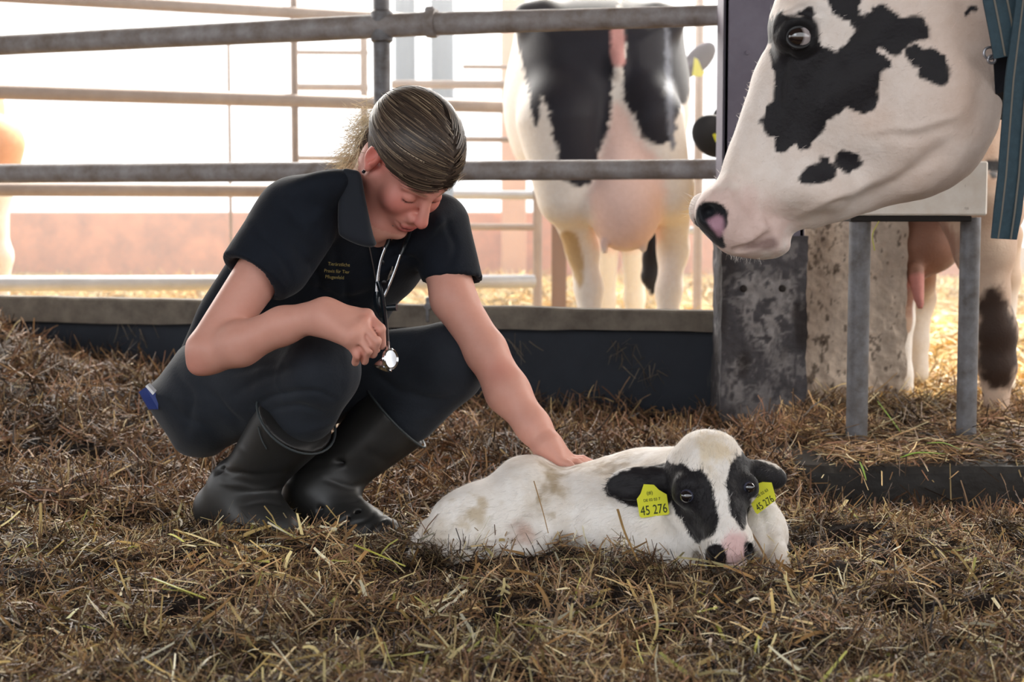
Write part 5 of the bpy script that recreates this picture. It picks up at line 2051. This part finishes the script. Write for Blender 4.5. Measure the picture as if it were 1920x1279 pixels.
o = ribbons('backlit_flyaways', np.array(bs), np.array(ds), np.array(Ls), np.full(nb, 0.0009), np.tile(np.array(lin(232, 212, 176)), (nb, 1)) * r.uniform(0.6, 1.15, (nb, 1)),
            M_STRAND, hobj, bend=0.6, segs=4, taper=0.4, seed=8)
o['kind'] = 'stuff'
# stud earring
q = H(0.083, -0.006, -0.036)
MB().lathe(q - np.array([0, 0, 0.003]), (-0.3, -0.7, -0.6), [(-0.003, 0.001), (-0.001, 0.0034), (0.002, 0.0034), (0.004, 0.001)], 12).build('earring', mat('dark stud', lin(40, 38, 44), 0.2, 0.8), woman)

# polo shirt --------------------------------------------------------
dfn = lambda px, py: 2.53 + 0.000347 * px + 0.00129 * py
h = 0.0042
fld = Field((-0.70, 2.96, 0.26), (0.02, 3.75, 0.80), h)
tors = [(650, 320), (596, 323), (545, 342), (508, 376), (474, 422), (444, 466), (412, 512), (380, 566), (357, 618), (338, 664), (322, 700), (400, 725), (520, 712),
        (620, 668), (690, 636), (722, 606), (742, 572), (772, 545), (800, 508), (818, 480), (838, 440), (850, 405), (815, 398), (780, 425), (748, 442), (718, 450), (698, 432), (686, 400), (676, 345)]
fld.infl(tors, dfn, 0.115, 0.115, k=0.02)
ua0, ua1 = A3((552, 405, 3.20)), A3((470, 522, 3.13))
ax_ = (ua1 - ua0) / np.linalg.norm(ua1 - ua0)
fld.cap(ua0, ua1, 0.070, 0.063, k=0.03, cut=(A3((481, 516, 3.13)), ax_ + np.array([0.0, 0, -0.05])))
la0, la1 = A3((818, 425, 3.38)), A3((850, 530, 3.35))
ax2 = (la1 - la0) / np.linalg.norm(la1 - la0)
fld.cap(la0, la1, 0.066, 0.056, k=0.03, cut=(A3((844, 524, 3.35)), ax2 + np.array([-0.25, 0, 0.0])))
fld.ell((585, 390, 3.30), (0.075, 0.10, 0.060), k=0.04)
fld.cap((560, 430, 3.185), (520, 495, 3.150), 0.066, 0.062, k=0.02)
# folds
for a_, b_, rr_ in [
                    ((420, 560, 3.22), (480, 600, 3.24), 0.008), ((400, 620, 3.3), (470, 690, 3.32), 0.010),
                    ((430, 600, 3.3), (470, 660, 3.32), 0.006)]:
    a3, b3 = A3(a_), A3(b_)
    fld.cap(a3, b3, rr_, rr_, k=0.022, mode='s')
# sleeve openings and neck opening
fld.cap(ua1 + ax_ * 0.01, ua1 + ax_ * 0.08, 0.054, 0.056, k=0.002, mode='s')
fld.cap(la1, la1 + ax2 * 0.08, 0.048, 0.05, k=0.002, mode='s')
fld.cap((712, 330, 3.30), (716, 418, 3.21), 0.050, 0.040, k=0.006, mode='s')
fld.cap((700, 380, 3.25), (712, 446, 3.16), 0.034, 0.012, k=0.01, mode='s')
fd = np.array([-0.55, 0.1, -0.83])
fs1 = np.cross(fd, [0, 1, 0.0]); fs1 /= np.linalg.norm(fs1)


def folds(V, amp=0.0035, fa=15, fb=4.0, sd=0.0):
    u = V @ fs1 + 0.05 * vnoise(V[:, 0] * 5, V[:, 1] * 5, V[:, 2] * 5)
    a = vnoise(u * fa, V @ fd * fb, V[:, 1] * fa * 0.6 + sd)
    b = vnoise(u * fa * 2.1 + 7, V @ fd * fb * 2, V[:, 1] * fa + sd)
    return amp * ((1 - np.abs(a)) * 1.2 - 0.8 + 0.35 * b)


shirt_rel = relief([([(560, 470), (600, 520), (590, 562)], 8, -0.005), ([(610, 430), (650, 540), (662, 600)], 9, -0.005), ([(792, 500), (750, 478), (712, 500)], 8, -0.006),
                    ([(470, 425), (520, 468), (548, 520)], 8, -0.004), ([(520, 365), (560, 415), (590, 440)], 10, -0.005), ([(395, 600), (440, 640), (500, 660)], 8, -0.005),
                    ([(375, 640), (420, 690)], 8, -0.005), ([(449, 474), (535, 537)], 3, 0.002), ([(808, 520), (880, 492)], 3, 0.002), ([(840, 400), (850, 460), (838, 510)], 8, -0.004),
                    ([(580, 540), (640, 560), (700, 545)], 9, -0.005), ([(420, 560), (470, 575)], 8, 0.004), ([(620, 345), (600, 400), (560, 440)], 12, 0.004)])
shirt = fld.build('polo_shirt', M_SHIRT, woman, disp=lambda V, N: folds(V) + 0.0015 + shirt_rel(V, N))
SV = fld.V
# collar: two flaps standing around the neck
M_COLLAR = mat('collar knit', lin(22, 27, 36), 0.85, bump=(60, 0.3, 0.003), sheen=0.2)
cf = Field((-0.42, 3.0, 0.50), (-0.10, 3.50, 0.76), 0.0034)
cf.infl([(640, 322), (660, 318), (676, 326), (684, 365), (691, 400), (700, 440), (706, 458), (694, 464), (668, 458), (640, 444), (634, 430), (634, 380)], 3.150, 0.014, 0.014, k=0.006)
cf.cap((652, 330, 3.22), (672, 335, 3.30), 0.012, 0.012, k=0.02)
cf.cap((645, 360, 3.20), (662, 355, 3.24), 0.02, 0.02, k=0.02)
cf.build('collar', M_COLLAR, woman)
# placket seam down the front
pts = []
for (x, y) in [(684, 412), (688, 440), (694, 470), (700, 500), (705, 530), (708, 556)]:
    pts.append(P(x, y, front_depth(SV, x, y) - 0.002))
MB().tube(pts, 0.0012, 6).build('placket_seam', mat('seam thread', lin(86, 80, 78), 0.7), woman)
for (x, y) in [(716, 492), (720, 530)]:
    q = P(x, y, front_depth(SV, x, y) - 0.001)
    MB().lathe(q, (0.2, -1, -0.1), [(0, 0.005), (0.0018, 0.005), (0.0026, 0.003)], 12).build('button', mat('black button', lin(18, 18, 22), 0.3), woman)
# stitched lettering
M_THREAD = mat('gold thread', lin(136, 122, 70), 0.8)
for i, (t_, x, y, w_) in enumerate([('Tierärztliche', 635, 496, 1.0), ('Praxis für Tier', 631, 509, 1.0), ('Pflugenfeld', 627, 520, 1.0)]):
    Yq = min(front_depth(SV, x + d_, y, 5) for d_ in (-22, 0, 22)) - 0.0035
    xd = P(x + 24, y + 2, front_depth(SV, x + 24, y, 5)) - P(x - 24, y - 1, front_depth(SV, x - 24, y, 5))
    text_on('lettering', t_, 0.0092, P(x, y, Yq), xd, (-0.05, 0, 1), M_THREAD, shirt, xs=0.95)
# pale emblem stitched on the other breast
mb = MB()
for (x0, y0, x1, y1) in [(736, 500, 733, 512), (733, 508, 728, 520), (737, 508, 731, 516), (731, 516, 726, 526), (734, 518, 728, 524)]:
    mb.tube([P(x0, y0, front_depth(SV, x0, y0) - 0.002), P(x1, y1, front_depth(SV, x1, y1) - 0.002)], 0.0012, 6)
mb.build('emblem', mat('silver thread', lin(140, 132, 124), 0.6), shirt)

# jeans ---------------------------------------------------------------
h = 0.0048
fld = Field((-0.80, 2.96, 0.10), (0.02, 3.92, 0.52), h)
seat = [(350, 645), (318, 680), (296, 708), (270, 736), (282, 768), (310, 812), (343, 853), (400, 856), (450, 820), (560, 790), (620, 700), (520, 630), (420, 625)]
fld.infl(seat, 3.47, 0.17, 0.13, k=0.03)
fld.cap((405, 742, 3.42), (594, 688, 3.185), 0.100, 0.0705, k=0.03)
fld.ell((604, 686, 3.175), (0.066, 0.066, 0.068), k=0.02)
fld.cap((603, 702, 3.185), (574, 768, 3.23), 0.066, 0.062, k=0.03)
fld.cap((520, 728, 3.60), (834, 678, 3.36), 0.100, 0.0745, k=0.03)
fld.ell((840, 676, 3.35), (0.068, 0.066, 0.07), k=0.02)
fld.cap((838, 694, 3.37), (768, 772, 3.40), 0.068, 0.062, k=0.03)
for a_, b_, rr_ in [((480, 700, 3.28), (540, 740, 3.20), 0.005)]:
    fld.cap(a_, b_, rr_, rr_, k=0.035, mode='s')
jean_rel = relief([([(468, 762), (520, 742), (585, 735), (625, 748)], 6, -0.005), ([(440, 738), (500, 704), (560, 690)], 8, -0.004), ([(560, 812), (620, 792), (655, 755)], 9, 0.004),
                   ([(326, 700), (358, 745), (350, 805)], 8, -0.005), ([(700, 700), (760, 738), (835, 752)], 9, -0.005), ([(300, 740), (340, 780), (400, 800)], 10, -0.004),
                   ([(500, 772), (560, 762), (610, 770)], 5, -0.004), ([(640, 640), (654, 690), (650, 730)], 8, 0.003), ([(380, 720), (420, 770), (450, 800)], 8, -0.005), ([(420, 700), (520, 680)], 6, -0.003),
                   ([(760, 790), (830, 770), (880, 730)], 10, 0.003), ([(552, 640), (520, 700), (530, 760)], 4, 0.0012)], 3.0)
fld.build('jeans', M_DENIM, woman, disp=lambda V, N: folds(V, 0.0022, 13, 6, 3.0) + jean_rel(V, N))
JV = fld.V


# boots -----------------------------------------------------------------
def boot(shaft_top, ankle, heel, ball, toe, r_top, creases, rim_pts):
    st, an, he, ba, to = map(A3, (shaft_top, ankle, heel, ball, toe))
    lo = np.min([st, an, he, ba, to], 0) - 0.12
    hi = np.max([st, an, he, ba, to], 0) + 0.12
    f = Field(lo, hi, 0.0042)
    ax = (st - an) / np.linalg.norm(st - an)
    f.cap(st + ax * 0.05, an, r_top, 0.050, k=0.0, cut=(st, ax))
    f.cap(an, he, 0.050, 0.042, k=0.03)
    f.cap(an, ba, 0.048, 0.045, k=0.05)
    f.chain([he, ba, to], [0.042, 0.046, 0.041], k=0.03)
    for a_, b_, c_, rr_ in creases:
        pts = [A3(a_), A3(b_), A3(c_)]
        f.chain(pts, [rr_] * 3, k=0.012, mode='s')
    # sole flat on the bedding
    brl = relief([([(400, 880), (470, 892), (545, 884)], 6, -0.004), ([(415, 905), (470, 915), (540, 905)], 5, 0.003), ([(455, 950), (500, 938), (535, 950)], 4, -0.003), ([(430, 790), (445, 820), (460, 850)], 4, 0.001),
                  ([(610, 900), (655, 912), (690, 905)], 6, -0.004), ([(640, 945), (670, 940), (690, 925)], 5, -0.004), ([(650, 985), (690, 972), (705, 955)], 4, -0.003), ([(690, 1005), (715, 990), (722, 975)], 4, -0.003),
                  ([(520, 830), (560, 850), (600, 830)], 10, -0.003), ([(690, 850), (740, 870), (770, 830)], 10, -0.003)])
    o = f.build('boot', M_BOOT, woman, disp=lambda V, N: brl(V, N) + 0.0012 * fbm(V[:, 0] * 9, V[:, 1] * 9, V[:, 2] * 14, 2))
    # rim ring
    a = np.cross(ax, [0, 1, 0]); a /= np.linalg.norm(a)
    b = np.cross(ax, a)
    pts = [st + (r_top + 0.0008) * (math.cos(t) * a + math.sin(t) * b) for t in np.linspace(0, 2 * math.pi, 37)]
    MB().tube(pts, 0.0024, 8, caps=False).build('rim', M_RIM, o)
    # sole
    d = to - he
    d[2] = 0
    L_ = np.linalg.norm(d); d /= L_
    s = np.array([-d[1], d[0], 0])
    prof = []
    zs = min(he[2] - 0.040, to[2] - 0.032)
    for (t, wv) in [(-0.045, 0.018), (-0.035, 0.032), (0.0, 0.037), (0.35 * L_, 0.032), (0.7 * L_, 0.044), (0.92 * L_, 0.042), (L_ + 0.02, 0.028), (L_ + 0.034, 0.012)]:
        prof.append((t, wv))
    poly = [he + d * t + s * wv for t, wv in prof] + [he + d * t - s * wv for t, wv in reversed(prof)]
    poly = [np.array([q_[0], q_[1], zs + 0.004]) for q_ in poly]
    MB().slab(poly, 0.014).build('sole', mat('boot sole', lin(26, 24, 23), 0.8), o, smooth=False)
    return f


nearboot = boot((556, 784, 3.240), (450, 918, 3.37), (408, 952, 3.41), (492, 980, 3.29), (526, 992, 3.25), 0.083,
     [((405, 885, 3.33), (470, 872, 3.312), (520, 885, 3.33), 0.003), ((440, 925, 3.318), (490, 912, 3.30), (525, 925, 3.32), 0.003)], None)
boot((742, 780, 3.410), (598, 915, 3.41), (556, 955, 3.45), (672, 996, 3.33), (720, 1008, 3.28), 0.085,
     [((600, 955, 3.335), (650, 945, 3.345), (672, 935, 3.38), 0.003), ((640, 985, 3.285), (672, 965, 3.30), (700, 958, 3.34), 0.003),
      ((680, 1000, 3.25), (706, 975, 3.26), (728, 970, 3.29), 0.003), ((560, 875, 3.37), (620, 865, 3.345), (668, 870, 3.37), 0.003)], None)
# tear drop loop on the near boot
pts = [P(x, y, front_depth(nearboot.V, x, y, 4) - 0.001) for x, y in [(484, 800), (487, 814), (492, 828), (500, 842)]]
MB().tube(pts, 0.0016, 6).build('boot_seam', M_RIM, woman)

# things carried --------------------------------------------------------
sc_ = empty('stethoscope', tuple(P(728, 690, 3.0)), 'stethoscope with silver tubes hanging from the neck into the right hand', 'stethoscope')
M_CHROME = mat('chrome', lin(205, 208, 214), 0.16, 1.0)
M_TUBE = mat('black tubing', lin(22, 30, 36), 0.28, spec=0.6)


def curve(pts, n=6):
    p = [A3(q) for q in pts]
    p = [2 * p[0] - p[1]] + p + [2 * p[-1] - p[-2]]
    out = []
    for i in range(1, len(p) - 2):
        for k in range(n):
            t = k / n
            out.append(0.5 * ((2 * p[i]) + (-p[i - 1] + p[i + 1]) * t + (2 * p[i - 1] - 5 * p[i] + 4 * p[i + 1] - p[i + 2]) * t * t + (-p[i - 1] + 3 * p[i] - 3 * p[i + 1] + p[i + 2]) * t ** 3))
    out.append(p[-2])
    return out


sy = lambda x, y, o=0.0: min(3.30, front_depth(SV, x, y) - 0.012) + o
MB().tube(curve([(738, 420, 3.24), (733, 440, sy(733, 440)), (722, 466, sy(722, 466))]), 0.0042, 10).build('upper_tube', M_TUBE, sc_)
MB().tube(curve([(770, 430, 3.26), (760, 456, sy(760, 456)), (751, 478, sy(751, 478))]), 0.0042, 10).build('upper_tube', M_TUBE, sc_)
MB().tube(curve([(722, 464, sy(722, 466)), (713, 490, sy(713, 490)), (708, 520, sy(708, 520)), (706, 556, sy(706, 556))]), 0.0038, 10).build('ear_tube', M_CHROME, sc_)
MB().tube(curve([(751, 476, sy(751, 478)), (740, 508, sy(740, 508)), (728, 538, sy(728, 538)), (720, 556, sy(720, 556))]), 0.0032, 10).build('ear_tube', M_CHROME, sc_)
MB().tube(curve([(709, 530, sy(709, 530)), (716, 556, 3.20), (722, 600, 3.12), (726, 645, 3.03), (727, 656, 3.005)]), 0.0046, 12).build('tube', M_TUBE, sc_)
MB().tube(curve([(706, 552, sy(706, 552)), (707, 572, 3.20), (716, 590, 3.15)]), 0.0065, 12).build('yoke', M_TUBE, sc_)
MB().tube(curve([(718, 578, 3.16), (727, 577, 3.155)]), 0.003, 8).build('connector', M_CHROME, sc_)
MB().tube([A3((726, 577, 3.155)), A3((744, 576, 3.15))], [0.006, 0.0068], 12).build('ear_tip', M_TUBE, sc_)
MB().tube([A3((727, 643, 3.03)), A3((728, 664, 2.985))], [0.0042, 0.0036], 10).build('stem', M_CHROME, sc_)
c1 = A3((733, 673, 2.975))
axd = np.array([0.80, -0.60, 0.12])
MB().lathe(c1 - axd / np.linalg.norm(axd) * 0.012, axd, [(0, 0.006), (0.004, 0.012), (0.008, 0.0188), (0.013, 0.0188), (0.0145, 0.0172), (0.0120, 0.0150), (0.0115, 0.004)], 28).build('diaphragm', M_CHROME, sc_)
c2 = A3((722, 680, 2.99))
MB().lathe(c2, (-0.35, -0.3, -0.9), [(-0.010, 0.006), (0, 0.011), (0.008, 0.0165), (0.012, 0.0175), (0.012, 0.013), (0.008, 0.008)], 24).build('bell', M_CHROME, sc_)

pk = empty('pocket_card', tuple(P(285, 760, 3.44)), 'blue card wallet with white edge poking out of the back pocket', 'wallet')
mb = MB().slab([P(260, 735, 3.37), P(272, 727, 3.38), P(296, 740, 3.38), P(296, 768, 3.38), P(279, 768, 3.37)], 0.008)
mb.build('cover', mat('blue cover', lin(46, 64, 128), 0.4), pk, smooth=False)
mb = MB().slab([P(274, 723, 3.365), P(279, 720, 3.375), P(292, 734, 3.375), P(288, 739, 3.365)], 0.006)
mb.build('card', mat('white card', lin(235, 238, 244), 0.35), pk, smooth=False)

# ------------------------------------------------------------------ single stalks that stand out
M_STALK = mat('pale stalk', lin(214, 200, 142), 0.45, noise=(60, lin(188, 164, 96), 0.3))
M_STALKB = mat('brown stalk', lin(168, 136, 84), 0.5, noise=(60, lin(128, 96, 56), 0.3))
M_STALKG = mat('yellow green stalk', lin(196, 192, 92), 0.45, noise=(60, lin(168, 168, 70), 0.3))
stalks = [
    ([(1588, 938, 3.42), (1545, 1000, 3.30), (1502, 1060, 3.20), (1500, 1072, 3.16)], 0.0075, M_STALK, 'pale kinked straw stalk leaning up right of the calf'),
    ([(1001, 902, 2.93), (1018, 960, 2.90), (1028, 1000, 2.88)], 0.0022, M_STALKB, 'thin bent straw standing against the calf flank'),
    ([(1158, 955, 2.86), (1172, 1000, 2.83), (1196, 1052, 2.80)], 0.0048, M_STALKB, 'pointed brown straw standing before the calf shoulder'),
    ([(1228, 1132, 2.50), (1232, 1180, 2.44), (1214, 1230, 2.40), (1200, 1279, 2.36)], 0.0042, M_STALK, 'long pale stalk rising from the bottom edge'),
    ([(1296, 1058, 2.80), (1350, 1062, 2.78), (1420, 1064, 2.77)], 0.0042, M_STALK, 'pale straw lying under the calf chin'),
    ([(1345, 1172, 2.50), (1362, 1205, 2.46), (1388, 1232, 2.44), (1425, 1226, 2.43)], 0.0058, M_STALKG, 'yellow green bent stalk in the front bedding'),
    ([(1862, 1122, 2.62), (1890, 1160, 2.55), (1925, 1200, 2.5)], 0.0062, M_STALK, 'thick pale stalk slanting down at the right edge'),
    ([(288, 1085, 2.72), (340, 1105, 2.66), (385, 1122, 2.64)], 0.0055, M_STALKG, 'yellow stalk lying left of the boots'),
    ([(170, 1128, 2.62), (200, 1160, 2.56), (226, 1190, 2.52)], 0.0040, M_STALKB, 'brown stalk crossing straw at the lower left'),
    ([(560, 1182, 2.50), (610, 1162, 2.50), (672, 1163, 2.50)], 0.0058, M_STALKB, 'broad tan straw blade lying near the bottom centre'),
    ([(665, 1022, 2.92), (705, 1038, 2.88), (760, 1062, 2.86)], 0.0052, M_STALKG, 'yellow straw in front of the far boot toe'),
    ([(455, 1030, 2.95), (495, 1020, 2.93), (548, 1030, 2.92)], 0.0050, M_STALK, 'yellow straw bridging in front of the near boot'),
    ([(372, 1022, 2.98), (395, 1022, 2.96), (422, 1026, 2.95)], 0.0042, M_STALK, 'short pale straw left of the near boot toe'),
    ([(461, 1040, 2.88), (470, 1062, 2.86), (472, 1082, 2.85)], 0.0034, M_STALK, 'pale upright chip of straw before the boots'),
    ([(1600, 1279, 2.34), (1660, 1252, 2.36), (1722, 1236, 2.38)], 0.0048, M_STALKB, 'long tan stalk at the bottom right'),
    ([(1735, 1112, 2.66), (1762, 1132, 2.62), (1770, 1180, 2.56)], 0.0045, M_STALKB, 'folded tan stalk below the kerb'),
    ([(10, 640, 5.10), (28, 610, 5.12), (38, 600, 5.13)], 0.0045, M_STALK, 'pale stalk leaning on the dark board at far left'),
    ([(1640, 470, 4.07), (1636, 440, 4.07), (1648, 415, 4.08)], 0.0030, M_STALKG, 'curved yellow straw hanging from the metal box'),
]
for pts, rad_, m_, lab in stalks:
    c = curve(pts, 5)
    n = len(c)
    o = MB().tube(c, [rad_ * 0.5 * (1 - 0.25 * i / n) for i in range(n)], 8, flat=0.5).build('straw_stalk', m_)
    tag(o, lab, 'straw')
grass = [
    ([(1688, 858, 3.78), (1720, 849, 3.79), (1772, 851, 3.80)], 0.011, 'lime green grass blade lying on the kerb ledge'),
    ([(1738, 831, 3.84), (1770, 831, 3.85), (1802, 844, 3.84)], 0.010, 'small green grass blade nearer the right pipe'),
    ([(1645, 752, 4.30), (1668, 782, 4.25), (1692, 815, 4.20)], 0.0030, 'thin green grass blade leaning on the pale pier'),
    ([(1612, 866, 3.70), (1618, 880, 3.66), (1624, 900, 3.62)], 0.0034, 'tiny green sprout hanging over the kerb face'),
]
for pts, wv, lab in grass:
    c = curve(pts, 6)
    n = len(c)
    rad_ = [wv * 0.5 * math.sin(math.pi * (0.12 + 0.85 * i / n)) + 0.0004 for i in range(n)]
    o = MB().tube(c, rad_, 8, flat=0.25).build('grass_blade', M_GREEN)
    tag(o, lab, 'grass')

# ------------------------------------------------------------------ glare haze in the far part of the barn
m = bpy.data.materials.new('glare haze')
m.use_nodes = True
nt = m.node_tree
nt.nodes.remove(nt.nodes['Principled BSDF'])
vs_ = nt.nodes.new('ShaderNodeVolumeScatter')  # volume added to wash out the far barn like veiling glare
vs_.inputs['Color'].default_value = (1.0, 0.98, 0.96, 1)
vs_.inputs['Density'].default_value = 0.036
vs_.inputs['Anisotropy'].default_value = 0.55
nt.links.new(vs_.outputs['Volume'], nt.nodes['Material Output'].inputs['Volume'])
o = MB().box((0, 10.6, 1.62), (12, 9.2, 3.2)).build('haze', m, smooth=False)
tag(o, 'bright haze added for the veiling glare in the far part of the barn', 'haze', kind='stuff')
